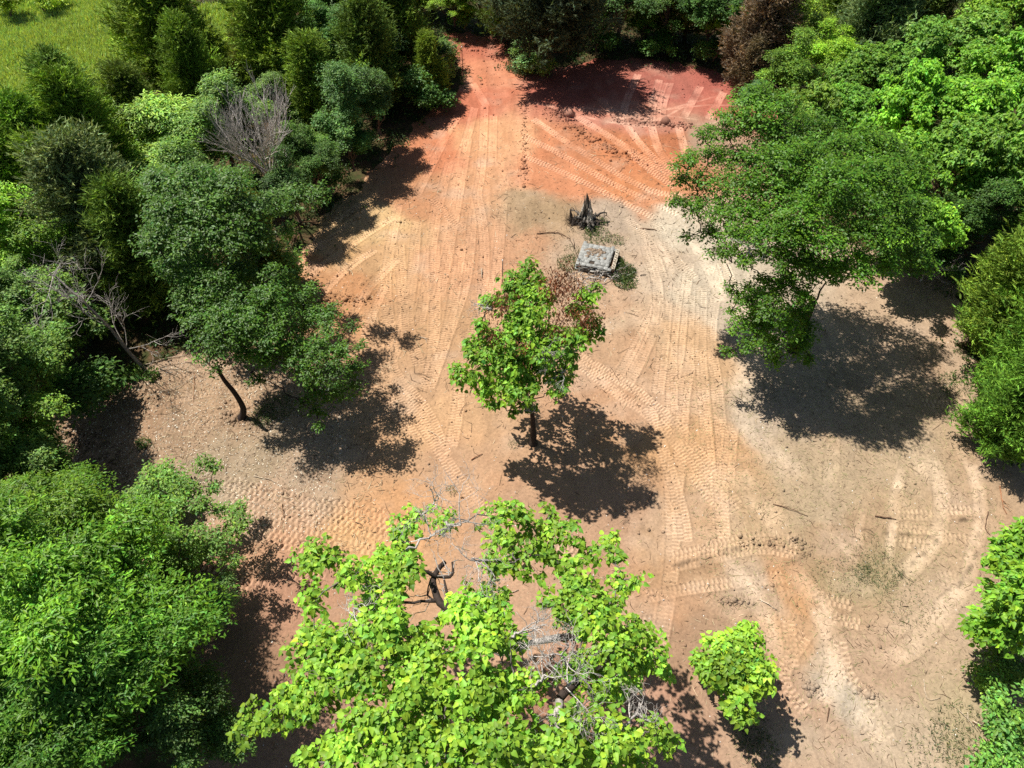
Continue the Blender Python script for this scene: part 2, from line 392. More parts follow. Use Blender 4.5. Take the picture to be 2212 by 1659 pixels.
# smooth pale ruts
for px, wd, pl in [
 ([(1560,1199),(1632,1296),(1668,1386),(1680,1440)], .8, .55), ([(1704,1224),(1758,1296),(1797,1386),(1801,1440),(1785,1540)], .9, .6), ([(1830,1515),(1880,1570),(1930,1650)], .6, .5),
 ([(1750,1490),(1790,1510),(1800,1530)], .7, .5), ([(1560,1000),(1640,1080),(1700,1180)], 1.2, .35), ([(1600,640),(1620,760),(1610,860)], 1.4, .5), ([(2060,1290),(1960,1400),(1880,1430)], .8, .5), ([(1960,930),(1990,1000),(2000,1060)], .8, .5),
 ([(1951,1000),(1934,1071),(1927,1128),(1918,1225)], .45, .8), ([(1992,956),(2028,1035),(2030,1128),(2018,1170),(1985,1206),(1925,1255)], .7, .6),
 ([(2060,960),(2098,1010),(2114,1070),(2116,1128),(2102,1206),(2064,1285),(1992,1336),(1900,1372)], .6, .6), ([(1640,940),(1700,1010),(1740,1060)], 1.2, .35),
 ([(1490,510),(1530,580),(1560,650),(1590,680)], .8, .65), ([(1400,500),(1440,560),(1450,600)], .5, .5), ([(1590,800),(1600,900),(1640,1000)], 1.0, .35),
 ([(1133,223),(1248,234),(1392,239),(1505,230),(1590,228)], .22, .45), ([(1133,216),(1320,266),(1420,272),(1505,270),(1590,264)], .25, .45), ([(1420,240),(1500,222),(1560,205)], .2, .4),
 ([(1200,232),(1330,250),(1400,262)], .2, .4), ([(1250,238),(1420,248),(1520,262)], .16, .35), ([(1420,262),(1470,235),(1490,225)], .2, .4),
 ([(1250,780),(1330,850),(1350,880)], .5, .4), ([(1800,930),(1790,1040),(1780,1060)], .6, .3), ([(1870,1080),(1850,1150),(1860,1200)], .4, .25), ([(1760,1120),(1830,1190),(1850,1230)], .4, .3)]:
    smear(px, width=wd, tint=1.1, pale=pl)
for px in [[(1720,1520),(1760,1590),(1790,1655)], [(1110,520),(1110,650)]]: smear(px, .5, .98, 0)
for px in [[(1440,880),(1450,960)],[(1470,1200),(1500,1250)],[(1415,690),(1430,760)],[(1560,1215),(1500,1235)],[(1370,1130),(1420,1180)]]: smear(px, .9, .8, 0)
for px in [[(1930,1112),(2105,1122)],[(1925,1150),(2020,1158)],[(1935,1175),(1990,1182)],[(2035,1122),(2112,1120)],[(1860,1105),(1925,1118)],[(1855,1140),(1920,1152)],
           [(1660,1170),(1730,1165),(1735,1200),(1690,1215)],[(1560,1300),(1615,1300)],[(2110,1060),(2118,1130),(2100,1210),(2060,1275)],[(2030,1160),(1985,1200),(1940,1245)],
           [(1450,1225),(1540,1190),(1600,1185)],[(1560,1190),(1600,1210)],[(230,900),(350,850)],[(300,1000),(380,960)],[(140,1000),(160,1060)],[(700,1080),(720,1100)]]:
    windrow(px, .22, .09, .72)

pale_col = np.array(lin((236, 210, 182))) * K
tp = np.clip(tr_pale, 0, 1)[..., None] * .95
silt = np.clip(fbm(X * .55 + 3, Y * .55, 81, 6) * 2.2 - .35, 0, 1)[..., None] * .35
soil = soil * (1 - silt) + lin((206, 180, 156)) * K * silt
damp = np.clip(fbm(X * .7 + 9, Y * .7, 83, 6) * 2.2 - .45, 0, 1)[..., None] * .4
soil = soil * (1 - damp) + soil * np.array([.74, .70, .68]) * damp
red = np.clip(fbm(X * .45 + 5, Y * .45, 87, 6) * 2.5 - .5, 0, 1)[..., None] * .3
soil = soil * (1 - red) + soil * np.array([1.0, .84, .74]) * red
soil = soil * (1 - tp) + (.5 * pale_col + .5 * np.minimum(soil * 1.4, .8)) * tp
soil = soil * (tr_c * soilvar)[..., None]
lz = np.clip(fbm(X * 2.2, Y * 2.2, 61, 4) * 1.6, -1, 1)
litter = lin((112, 88, 64)) * .6; litter2 = lin((80, 84, 48)) * .55
fl = litter + (litter2 - litter) * np.clip(.5 + lz, 0, 1)[..., None]
gr = lin((150, 180, 85)) * .62 + (lin((150, 165, 96)) - lin((100, 135, 45))) * .2 * (.5 + .5 * lz)[..., None]
colr = np.where(clear[..., None], soil, np.where(field[..., None], gr, fl))
H = H + np.where(clear, tr_h + fine * smoothf, .05 * fbm(X * 2, Y * 2, 3, 3))
n1, n0 = shp
idx = np.arange(n1 * n0).reshape(shp)
quads = np.stack([idx[:-1, :-1], idx[:-1, 1:], idx[1:, 1:], idx[1:, :-1]], -1).reshape(-1, 4)

gm, n, b = newmat('graded_clay_soil')
at = n.nodes.new('ShaderNodeAttribute'); at.attribute_name = 'tint'
tc = n.nodes.new('ShaderNodeTexCoord')
def noi(sc, det, rough=.6):
    q = n.nodes.new('ShaderNodeTexNoise'); q.inputs['Scale'].default_value = sc; q.inputs['Detail'].default_value = det
    q.inputs['Roughness'].default_value = rough
    n.links.new(tc.outputs['Object'], q.inputs[0]); return q
nz = noi(9, 8, .75)
mr = n.nodes.new('ShaderNodeMapRange'); mr.inputs[1].default_value = .3; mr.inputs[2].default_value = .7
mr.inputs[3].default_value = .74; mr.inputs[4].default_value = 1.26
n.links.new(nz.outputs[0], mr.inputs[0])
vm = n.nodes.new('ShaderNodeVectorMath'); vm.operation = 'SCALE'
n.links.new(at.outputs['Color'], vm.inputs[0]); n.links.new(mr.outputs[0], vm.inputs['Scale'])
n.links.new(vm.outputs[0], b.inputs['Base Color'])
b.inputs['Roughness'].default_value = .95; b.inputs['Specular IOR Level'].default_value = .1
nb = noi(14, 8, .8)
bp = n.nodes.new('ShaderNodeBump'); bp.inputs[0].default_value = .55; bp.inputs[1].default_value = .035
n.links.new(nb.outputs[0], bp.inputs['Height']); n.links.new(bp.outputs[0], b.inputs['Normal'])
gme = mesh_np('ground', np.stack([X, Y, H], -1).reshape(-1, 3), [quads], gm, colr.reshape(-1, 3), True)
obj('ground', gme, kind='structure')
def gz(x, y):
    i = min(max(np.searchsorted(ax, x), 0), n0 - 1); j = min(max(np.searchsorted(ay, y), 0), n1 - 1)
    return float(H[j, i])
def gzv(x, y):
    i = np.clip(np.searchsorted(ax, x), 0, n0 - 1); j = np.clip(np.searchsorted(ay, y), 0, n1 - 1)
    return H[j, i]
def soilv(x, y):
    i = np.clip(np.searchsorted(ax, x), 0, n0 - 1); j = np.clip(np.searchsorted(ay, y), 0, n1 - 1)
    return colr[j, i]
def G(u, v):
    p = W(u, v); p[2] = gz(p[0], p[1]); return p

# ---------------------------------------------------------------- foliage
LT = {
 'oval': (np.array([(0, 0, 0), (.26, .42, .07), (0, 1, -.06), (-.26, .42, .07)]), np.array([(0, 1, 2), (0, 2, 3)])),
 'strap': (np.array([(0, 0, 0), (.17, .45, .05), (0, 1, -.1), (-.17, .45, .05)]), np.array([(0, 1, 2), (0, 2, 3)])),
 'heart': (np.array([(0, .02, 0), (0, 1.12, -.26), (.24, -.06, .08), (.40, .24, .17), (.24, .64, .04), (-.24, -.06, .08), (-.40, .24, .17), (-.24, .64, .04), (0, .45, 0)]),
           np.array([(0, 2, 3, 8), (8, 3, 4, 1), (0, 8, 6, 5), (8, 1, 7, 6)])),
 'needle': (np.array([(-.13, 0, 0), (.13, 0, 0), (.03, 1, 0)]), np.array([(0, 1, 2)])),
 'frond': (np.array([(0, 0, 0), (.12, .3, .02), (.11, .7, -.03), (0, 1, -.12), (-.11, .7, -.03), (-.12, .3, .02)]), np.array([(0, 1, 2, 3), (0, 3, 4, 5)])),
}
def put_leaves(mb, P, D, N, L, kind, tint):
    T, Fc = LT[kind]
    D = unit(D); B = unit(np.cross(D, N)); N = np.cross(B, D)
    V = P[:, None] + L[:, None, None] * (T[None, :, 0, None] * B[:, None] + T[None, :, 1, None] * D[:, None] + T[None, :, 2, None] * N[:, None])
    k = len(T); n_ = len(P)
    Fa = (Fc[None] + (np.arange(n_) * k)[:, None, None]).reshape(-1, Fc.shape[1])
    mb.add(V.reshape(-1, 3), Fa, np.repeat(tint, k, axis=0))
def tints(rng, n_, base, var=.22, hue=.12):
    b_ = np.exp(rng.normal(0, var, n_))[:, None]; h = rng.normal(0, hue, n_)[:, None]
    return np.clip(np.asarray(base)[None] * b_ * np.hstack([1 + 1.3 * h, 1 + .25 * h, 1 - h]), .004, .9)
def clump(mb, rng, C, R, twigs, per, L, kind, base, spread=.2, droop=.35, var=.2, up=1.0, cv=.2):
    R = np.broadcast_to(np.asarray(R, float), (3,)); C = np.asarray(C, float)
    d = unit(rng.normal(size=(twigs, 3)) + np.array([0, 0, .7]))
    # lumpy silhouette
    lump = 1 + .28 * np.sin(3 * d[:, 0] * 2 + C[0]) * np.cos(4 * d[:, 1] * 2 + C[1] * 3) + .15 * rng.normal(size=twigs)
    rad = (rng.random(twigs) ** .32) * lump
    E = C + R * d * rad[:, None]
    n_ = twigs * per
    az = rng.random(twigs)[:, None] * 6.283 + np.arange(per)[None] * (6.283 / per) + rng.normal(0, .3, (twigs, per))
    a1 = unit(np.cross(d, np.array([.3, .1, 1.]))); a2 = np.cross(d, a1)
    rd = np.cos(az)[..., None] * np.stack([np.cos(az[:, 0] * 0 + 0), az[:, 0] * 0, az[:, 0] * 0], 1)[:, None] \
        + np.sin(az)[..., None] * np.array([0, 1., 0])
    D = rd + .35 * d[:, None] + np.array([0, 0, -droop]) + rng.normal(0, .25, (twigs, per, 3))
    N = np.array([0, 0, up]) + .55 * d[:, None] + rng.normal(0, .33, (twigs, per, 3))
    P = E[:, None] + rng.normal(0, spread, (twigs, per, 3)) * np.array([1, 1, .55]) + .3 * L * unit(D)
    Ls = L * rng.uniform(.45, 1.3, n_)
    tw = np.repeat(np.exp(rng.normal(0, cv, twigs)), per)[:, None] * np.exp(rng.normal(0, .16))
    put_leaves(mb, P.reshape(-1, 3), D.reshape(-1, 3), N.reshape(-1, 3), Ls, kind, tints(rng, n_, base, var) * tw)
    return E

def limb(mb, rng, a, b_, r0, r1, tint, k=6, wob=.12, n_=7, sag=0):
    a = np.asarray(a, float); b_ = np.asarray(b_, float)
    t = np.linspace(0, 1, n_)[:, None]; l = np.linalg.norm(b_ - a)
    P = a + (b_ - a) * t
    P[:, 2] += (np.sin(t[:, 0] * math.pi) * l * sag)
    j = rng.normal(0, wob * l / n_, P.shape); j[0] = 0; j[-1] = 0
    P = P + j
    mb.tube(P, np.linspace(r0, r1, n_), k, tint)
    return P
BK = lin((92, 78, 66)); BKD = lin((58, 48, 42)); BKG = lin((168, 160, 152)); BKR = lin((120, 80, 60))

def tree_template(name, seed, H_, R_, kind, L, base, nclump=16, twigs=150, per=8, mat=LEAF, shape='round', bark=BK, cr=.42, droop=.35, xs=1.0, trunk_lean=0, spread=.10, zsq=.62, cv=.22):
    rng = RNG(seed)
    lf = MB(); tk = MB()
    th = H_ * .55
    lean = rng.normal(0, .4, 2)
    P = [np.array([lean[0] * (z / H_) ** 1.5, lean[1] * (z / H_) ** 1.5, z]) + np.append(rng.normal(0, .07, 2), 0) for z in np.linspace(-.15, th, 7)]
    tr_ = .018 * H_ + .03
    tk.tube(P, np.linspace(tr_ * 1.25, tr_ * .55, 7), 8, bark)
    gapd = unit(rng.normal(size=(4, 3)) * np.array([1, 1, .7]))
    zc = H_ * (.62 if H_ > 3 else .42)
    for i in range(nclump):
        # spread clumps on a lumpy ellipsoid, more on top
        for _ in range(20):
            d = unit(rng.normal(size=3)); d[2] = abs(d[2]) * 1.1 - .35
            if (unit(d) @ gapd.T).max() < .84: break
        q = np.array([0, 0, zc]) + d * np.array([R_, R_, H_ * .36]) * (rng.uniform(.5, 1.25) if i % 4 else .4)
        if i == 0: q = np.array([P[-1][0], P[-1][1], H_ * .9])
        q[2] = max(q[2], R_ * .25)
        r = R_ * cr * rng.uniform(.5, 1.3); el = rng.uniform(.75, 1.35)
        E = clump(lf, rng, q, (r * el, r / el, r * zsq), int(twigs * (r / R_ / cr) ** 1.6 * rng.uniform(.8, 1.2)) + 8, per, L, kind, base, spread=spread, droop=droop, cv=cv)
        h0 = P[rng.integers(3, 7)]
        lp = limb(tk, rng, h0, q, tr_ * .45, .02, bark, 5, .25, 6, .08)
        for j in range(7):
            limb(tk, rng, lp[rng.integers(3, 6)], E[rng.integers(len(E))], .018, .005, bark, 3, .3, 4)
    return (lf.mesh(name + '_crown', mat), tk.mesh(name + '_trunk', BARK, True), zc)

def cedar_template(name, seed, H_=10, R_=2.5, nb=330, base=(.11, .17, .03), clear_to=.06, fork=False, bark=BKD, dens=1.25, tl=.27):
    rng = RNG(seed)
    lf = MB(); tk = MB()
    P = [np.array([rng.normal(0, .08), rng.normal(0, .08), z]) for z in np.linspace(-.15, H_ * .97, 9)]
    tk.tube(P, np.linspace(.02 * H_, .02, 9), 7, bark)
    ps, ds, ls, tn = [], [], [], []
    lobes = rng.uniform(0, 6.28, 4)
    for i in range(nb):
        t = clear_to + (1 - clear_to) * rng.random() ** .95
        az = rng.random() * 6.283
        prof = (1 - t) ** .62 * (1.0 if t > .22 else .75 + t) * (1 + .25 * math.sin(2 * az + lobes[0] + 6 * t) + .28 * math.sin(5 * az + lobes[1] - 9 * t))
        l = R_ * prof * rng.uniform(.75, 1.12) + .25
        rise = rng.uniform(.35, .9) * (1.1 if t > .5 else .75)
        a = np.array([0, 0, t * H_ * .93]); o = np.array([math.cos(az), math.sin(az), 0])
        m = max(3, int(l / .3)); s = np.linspace(.25, 1, m)
        path = a + o * (l * s)[:, None]; path[:, 2] += l * rise * s ** 1.3
        full = np.vstack([a, path])
        tk.tube(full, np.linspace(.012 + .008 * l, .004, len(full)), 3, bark, False)
        bt = math.exp(rng.normal(0, .3))
        for j in range(m):
            ns = int((2 + 5 * s[j]) * dens)
            side = rng.normal(size=(ns, 3)) * np.array([.8, .8, .5])
            dd = unit(o * 1.0 + side + np.array([0, 0, .7]))
            off = rng.normal(0, .16 + .1 * s[j], (ns, 3))
            for q in range(ns):
                nn = 7
                d2 = unit(dd[q] + rng.normal(0, .38, (nn, 3)))
                p2 = path[j] + off[q] + dd[q] * (np.linspace(0, .4, nn)[:, None])
                ps.append(p2); ds.append(d2); ls.append(tl * rng.uniform(.6, 1.2, nn)); tn.append(np.full(nn, bt * math.exp(rng.normal(0, .12))))
    ps = np.vstack(ps); ds = np.vstack(ds); ls = np.concatenate(ls); tn = np.concatenate(tn)
    put_leaves(lf, ps, ds, rng.normal(size=ps.shape) + np.array([0, 0, .8]), ls, 'needle', tints(rng, len(ps), base, .2, .1) * tn[:, None])
    return (lf.mesh(name + '_crown', CED), tk.mesh(name + '_trunk', BARK, True), H_ * .45)

def dead_template(name, seed, H_=7, tint=BKG, spreadk=.55, depth=5, r0=.10, lean=(0, 0), k0=3):
    rng = RNG(seed); tk = MB()
    def rec(p, d, l, r, dep):
        n_ = 5; P = [p]
        for i in range(n_ - 1):
            d = unit(d + rng.normal(0, .13, 3) + np.array([0, 0, .04])); P.append(P[-1] + d * l / (n_ - 1))
        tk.tube(P, np.linspace(r, r * .62, n_), 5 if dep > 2 else 3, np.asarray(tint) * math.exp(rng.normal(0, .1)), False)
        if dep == 0: return
        for c in range(rng.integers(2, 4)):
            q = P[-1] if c == 0 else P[rng.integers(2, n_)]
            rec(q, unit(d + rng.normal(0, spreadk, 3)), l * rng.uniform(.6, .85), r * .6, dep - 1)
    d0 = unit(np.array([lean[0], lean[1], 1.]))
    rec(np.array([0, 0, -.1]), d0, H_ * .3, r0, depth)
    return tk.mesh(name, WOOD, True)

# object colours (multiply the templates' grey-green base)
GREEN = (.125, .225, .034)
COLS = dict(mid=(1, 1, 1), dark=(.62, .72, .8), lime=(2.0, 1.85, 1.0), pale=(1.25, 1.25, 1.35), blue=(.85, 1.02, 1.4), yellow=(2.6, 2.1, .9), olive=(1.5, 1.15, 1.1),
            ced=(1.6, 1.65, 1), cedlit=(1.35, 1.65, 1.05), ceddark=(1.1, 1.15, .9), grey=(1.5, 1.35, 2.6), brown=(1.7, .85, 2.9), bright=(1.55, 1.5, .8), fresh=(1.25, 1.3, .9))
TPL = {}
for i in range(4):
    TPL['B%d' % i] = tree_template('broadleaf', 100 + i, 9, 2.9, 'oval', .17, GREEN, 24, 140, 9, cr=.33)
for i in range(2):
    TPL['K%d' % i] = tree_template('dense_broadleaf', 120 + i, 10, 3.3, 'strap', .20, (.115, .225, .026), 30, 200, 8, GLOSS, droop=.5, cr=.32, zsq=.5)
for i in range(3):
    TPL['H%d' % i] = tree_template('heart_leaf', 140 + i, 9.5, 3.2, 'heart', .185, (.16, .31, .035), 28, 85, 9, LEAF, cr=.32, droop=.55, spread=.08, cv=.15)
for i in range(2):
    TPL['F%d' % i] = tree_template('feathery', 160 + i, 7, 2.6, 'frond', .28, (.13, .23, .06), 16, 120, 9, LEAF, droop=.15, cr=.45, zsq=.5, spread=.16)
for i in range(3):
    TPL['S%d' % i] = tree_template('shrub', 180 + i, 2.4, 1.25, 'oval', .16, GREEN, 7, 70, 8, LEAF, cr=.5)
for i in range(4):
    TPL['C%d' % i] = cedar_template('cedar', 200 + i, 10, [2.5, 2.2, 2.8, 2.0][i])
TPL['C9'] = cedar_template('open_cedar', 219, 13, 4.3, 300, (.07, .095, .035), .16, dens=.75, bark=lin((88, 60, 48)), tl=.36)
for k, a in dict(D0=(7, .36, 7), D1=(5, .6, 5), D2=(6, .45, 6)).items():
    TPL[k] = dead_template('dead_tree_' + k, ord(k[1]) + 300, a[0], BKG, a[1], a[2])

PL = []   # (template, u, v, scale, colour, name, category, group, label)
def P_(tp, u, v, s, c, label, name=None, cat=None, group=None):
    k = tp[0]
    nm = name or {'B': 'broadleaf_tree', 'K': 'hickory_tree', 'H': 'catalpa_tree', 'F': 'feathery_tree', 'S': 'shrub', 'C': 'cedar_tree', 'D': 'dead_tree'}[k]
    cat = cat or ('shrub' if k == 'S' else 'dead tree' if k == 'D' else 'cedar' if k == 'C' else 'tree')
    gp = group or {'B': 'leafy trees of the surrounding woods', 'K': 'glossy trees in the lower left woods', 'H': 'large-leaved trees of the right woods', 'F': 'feathery-leaved trees',
                   'S': 'low shrubs along the edge of the clearing', 'C': 'cedars around the clearing', 'D': 'bare dead trees in the woods'}[k]
    PL.append((tp, u, v, s, c, nm, cat, gp, label))
exec('''
P_('C0',350,70,1.1,'ced','tall dark cedar standing at the right edge of the grass field')
P_('C2',425,185,.75,'ced','dark cedar below the lime tree between the two grass patches')
P_('C1',300,-10,.8,'ceddark','dark cedar at the top beside the big grass field')
P_('B0',400,60,.5,'lime','small lime green tree in front of the tall cedars by the field')
P_('B2',480,110,.45,'yellow','yellow green bush of a tree beside the narrow grass patch')
P_('C3',165,255,.85,'ceddark','pointed dark cedar whose tip sticks up into the grass field')
P_('C1',45,330,.65,'cedlit','yellow green cedar at the lower left edge of the grass field')
P_('C0',-20,420,.85,'cedlit','light green cedar cut by the left edge below the grass field')
P_('C2',100,380,.85,'cedlit','broad light green cedar left of the dark hollow')
P_('C3',205,340,.95,'ced','cedar on the left rim of the dark hollow in the upper left woods')
P_('C0',300,265,.75,'ceddark','shaded dark cedar right of the pointed cedar')
P_('C1',40,420,.9,'ced','mid green cedar above the lime tree at the left edge')
P_('B1',470,265,.85,'pale','pale green tree left of the grey dead treetop')
P_('F0',375,295,.95,'lime','lime feathery tree above the dark hollow')
P_('F1',440,340,.7,'pale','pale feathery tree just below the pale green one')
P_('B3',590,215,.6,'pale','pale tree just above the grey dead treetop')
P_('B2',660,330,.65,'mid','green tree right of the grey dead treetop')
P_('C2',590,85,1.0,'ced','olive cedar right of the narrow grass patch')
P_('C3',545,130,.6,'olive','small brownish cedar at the foot of the narrow grass patch')
P_('B1',700,70,.75,'blue','blue green tree between the olive cedar and the pale plume')
P_('F0',785,85,.85,'pale','pale plume-like tree with a soft flat top')
P_('B0',650,140,.6,'pale','pale tree below the blue green tree')
P_('C1',680,200,.85,'ced','olive cedar left of the round glossy tree')
P_('B3',745,235,.8,'blue','round glossy tree with light leaves left of the dirt road')
P_('C0',845,30,1.05,'ceddark','large dark cedar left of the head of the dirt road')
P_('C2',800,130,.85,'ceddark','dark cedar just below the large dark cedar')
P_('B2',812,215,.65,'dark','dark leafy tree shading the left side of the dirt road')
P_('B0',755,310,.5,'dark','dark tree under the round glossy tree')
P_('C3',925,150,.55,'ced','small cedar beside the metal post on the dirt road')
P_('S0',970,150,1.0,'olive','olive shrub right beside the metal post')
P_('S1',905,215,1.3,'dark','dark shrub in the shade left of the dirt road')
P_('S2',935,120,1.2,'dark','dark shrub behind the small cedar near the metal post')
P_('B1',395,440,.85,'mid','green tree below the dark hollow')
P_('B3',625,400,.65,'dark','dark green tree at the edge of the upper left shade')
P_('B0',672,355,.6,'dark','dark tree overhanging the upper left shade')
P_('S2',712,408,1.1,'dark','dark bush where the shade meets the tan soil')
P_('S0',560,590,1.5,'mid','green bush above the leaning tree on the left')
P_('C1',545,520,.65,'olive','olive cedar behind the leaning tree on the left')
P_('C2',215,470,1.05,'grey','grey green cedar with soft rounded crown in the left woods')
P_('C0',310,560,.8,'ceddark','very dark cedar behind the bare leaning snag')
P_('C1',140,440,.8,'ced','mid green cedar above the grey twigs')
P_('B1',35,510,.8,'lime','lime green tree at the left edge above the grey twigs')
P_('B0',70,610,.7,'fresh','fresh green tree at the left edge beside the grey twigs')
P_('B2',20,650,.75,'mid','green tree at the left edge beside the bare leaning snag')
P_('F1',50,700,.6,'lime','light feathery tree at the left edge beside the snag')
P_('B3',60,780,.75,'fresh','green tree left of the shaded soil at mid left')
P_('B1',10,860,.85,'mid','green tree at the left edge, level with the low weeds')
P_('S1',150,740,1.7,'mid','leafy bush at the foot of the bare leaning snag')
P_('S0',110,860,1.6,'dark','dark bush left of the low bright weeds')
P_('B0',40,950,.7,'fresh','green tree left of the brown shaded bank')
P_('B2',90,1010,.55,'mid','small green tree above the glossy hickories')
P_('B3',-20,1020,.8,'mid','green tree cut by the left edge above the hickories')
P_('K0',20,1150,.85,'fresh','glossy tree at the left edge, highest of the hickories')
P_('K1',165,1190,.72,'fresh','glossy tree nearest the small forked tree in the lower left')
P_('K1',120,1330,.95,'fresh','broad glossy tree in the middle of the lower left woods')
P_('K0',265,1400,.8,'fresh','glossy tree on the right flank of the lower left woods')
P_('K1',60,1480,.95,'fresh','glossy tree at the left edge above the bright corner leaves')
P_('K0',200,1530,.85,'mid','glossy tree at the bottom of the lower left woods')
P_('B1',370,1570,.6,'dark','dark small tree in the bottom left shade')
P_('H1',-40,1640,.75,'bright','bright yellow green large-leaved tree cut by the bottom left corner')
P_('F0',455,1300,.36,'pale','little feathery mimosa tree beside the shaded soil in the lower left')
P_('S0',275,1150,1.0,'pale','pale green shrub left of the small forked tree')
P_('S1',390,1240,1.1,'mid','green shrub under the small forked tree')
P_('S2',330,1090,.9,'mid','small green shrub above the pale shrub in the lower left')
P_('B3',978,5,.5,'lime','lime tree at the head of the dirt road, left one')
P_('B1',1035,-5,.5,'fresh','green tree in the middle at the head of the dirt road')
P_('B0',1090,-5,.6,'mid','green tree between the dirt road and the open cedar')
P_('S1',1005,50,1.1,'fresh','light shrub at the very end of the dirt road')
P_('S0',1060,52,1.1,'mid','green shrub at the end of the dirt road near the open cedar')
P_('C1',1120,-30,1.0,'ceddark','dark cedar behind the head of the dirt road')
P_('S2',1135,128,1.0,'grey','greyish shrub around the wooden post')
P_('S0',1170,140,.9,'olive','olive shrub at the foot of the open cedar')
P_('C0',1285,-30,1.0,'ceddark','dark cedar right of the open cedar')
P_('B2',1345,-5,.75,'blue','blue green tree right of the open cedar')
P_('C3',1410,-40,1.0,'ceddark','dark cedar in the row above the red soil, left one')
P_('B1',1450,-15,.8,'dark','dark leafy tree above the red soil')
P_('B3',1390,45,.4,'fresh','small light green tree among the dark trunks above the red soil')
P_('C2',1500,-30,1.0,'ceddark','dark cedar in the row above the red soil, right one')
P_('B0',1540,20,.75,'dark','dark tree at the right end of the row above the red soil')
P_('S1',1290,100,1.2,'dark','dark shrub left of the shadow on the red soil')
P_('S2',1450,98,1.2,'dark','dark shrub on the upper edge of the red soil')
P_('S0',1545,118,1.2,'dark','dark shrub on the right upper edge of the red soil')
P_('B2',1578,45,.6,'lime','lime tree left of the brown dying cedar')
P_('C1',1650,70,.95,'brown','brown dying cedar above the right end of the red soil')
P_('C3',1625,150,.5,'brown','lower brown dying cedar beside the red soil')
P_('B1',1715,50,.8,'bright','yellow green tree right of the brown cedar')
P_('B3',1710,160,.75,'fresh','green tree standing on the red soil below the yellow green one')
P_('B0',1780,110,.75,'lime','lime tree behind the large-leaved trees')
P_('F1',1640,215,.4,'blue','small blue green sapling at the right end of the red soil')
P_('C2',1900,50,1.1,'grey','grey half dead cedar at the top right')
P_('C0',2010,0,1.0,'ceddark','dark cedar right of the grey half dead cedar')
P_('C3',1810,0,.9,'ced','cedar at the top between the lime trees and the grey cedar')
P_('H0',2100,110,.95,'mid','large-leaved tree at the top right, nearest the dark cedar')
P_('H1',2190,190,.95,'fresh','large-leaved tree at the right edge near the top')
P_('H2',2190,40,.9,'fresh','large-leaved tree in the top right corner')
P_('H1',1985,150,.8,'mid','large-leaved tree below the grey half dead cedar')
P_('H2',1880,170,.75,'mid','large-leaved tree left of the grey branches at the top right')
P_('H0',1950,260,.9,'fresh','large-leaved tree in the middle of the right woods')
P_('H2',2065,275,.95,'fresh','brightest large-leaved tree in the right woods')
P_('H1',2170,350,.95,'mid','large-leaved tree at the right edge above the dark hollow')
P_('H2',1830,260,.75,'mid','large-leaved tree above the big round tree')
P_('H1',1760,270,.65,'mid','large-leaved tree behind the top of the big round tree')
P_('H0',1920,400,.85,'fresh','large-leaved tree pressing against the right side of the big round tree')
P_('H2',1960,490,.7,'fresh','lowest large-leaved tree, its leaves hanging over the tan soil')
P_('H2',2060,380,.8,'mid','large-leaved tree beside the vine-covered snag')
P_('C3',2078,430,.42,'cedlit','vine-covered snag, a rounded yellow green tuft before the dark hollow', 'vine_snag', 'snag', 'tufts in the right woods')
P_('B2',2140,470,.7,'dark','dark tree in the hollow at the right edge')
P_('S2',2060,560,1.4,'dark','dark bush at the bottom of the hollow on the right')
P_('C0',2245,540,.7,'cedlit','yellow green cedar at the right edge, topmost of the edge cedars')
P_('C2',2190,690,.62,'cedlit','bushy light green cedar at the right edge beside the big shadow')
P_('C1',2250,760,.8,'cedlit','light cedar cut by the right edge between two bushy cedars')
P_('C3',2205,880,.72,'cedlit','lowest cedar at the right edge above the tan soil')
P_('C0',2235,640,.9,'ced','dark green cedar cut by the right edge behind the bushy cedar')
P_('S1',2195,1590,1.1,'pale','pale grey green shrub at the lower right edge')
P_('S0',2175,1480,.7,'mid','small green shrub in the shade below the right edge tree')

P_('D2',165,520,.8,'mid','grey dead twigs in front of the grey green cedar')
P_('D2',1880,110,.9,'mid','pale bare branches rising in front of the grey half dead cedar')
P_('D1',1780,180,.7,'mid','small bare tree between lime and large-leaved trees')
P_('D1',2040,520,.8,'mid','bare branches in the hollow at the right')
P_('C1',700,-40,1.1,'ced','cedar along the top edge above the blue green tree')
P_('C3',790,-50,1.1,'ced','cedar along the top edge above the pale plume tree')
P_('C2',560,-60,1.1,'ceddark','dark cedar along the top edge above the narrow grass patch')
P_('S1',20,20,1.1,'yellow','yellow green bush at the far left of the grass field')
P_('S2',85,5,1.2,'yellow','yellow green bush at the top of the grass field')
P_('C0',925,-70,.9,'ced','cedar along the top edge left of the dirt road head')
P_('B3',1600,-40,.9,'mid','green tree along the top edge right of the dark row')
P_('H1',2050,-40,.9,'mid','large-leaved tree along the top edge beside the dark cedar')
''')
prng = RNG(5)
HC = {'B': 5.6, 'K': 6.2, 'H': 5.9, 'F': 4.4, 'S': .9, 'C': 4.5, 'D': 3.8}
GREYD = (1, 1, 1)
for tp, u, v, s, c, nm, cat, gp, label in PL:
    zc = HC[tp[0]] * s
    p = W(u, v, zc)
    s_ = s * np.array([prng.uniform(.86, 1.14), prng.uniform(.86, 1.14), prng.uniform(.92, 1.1)])
    g = gz(p[0], p[1])
    t = thing(nm, label, cat, (p[0], p[1], g), prng.random() * 6.28, gp, tuple(s_))
    if tp[0] == 'D':
        o = obj('trunk', TPL[tp], t)
    else:
        cm, tm, _ = TPL[tp]
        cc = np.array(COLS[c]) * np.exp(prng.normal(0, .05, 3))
        obj('crown', cm, t, cc); obj('trunk', tm, t)

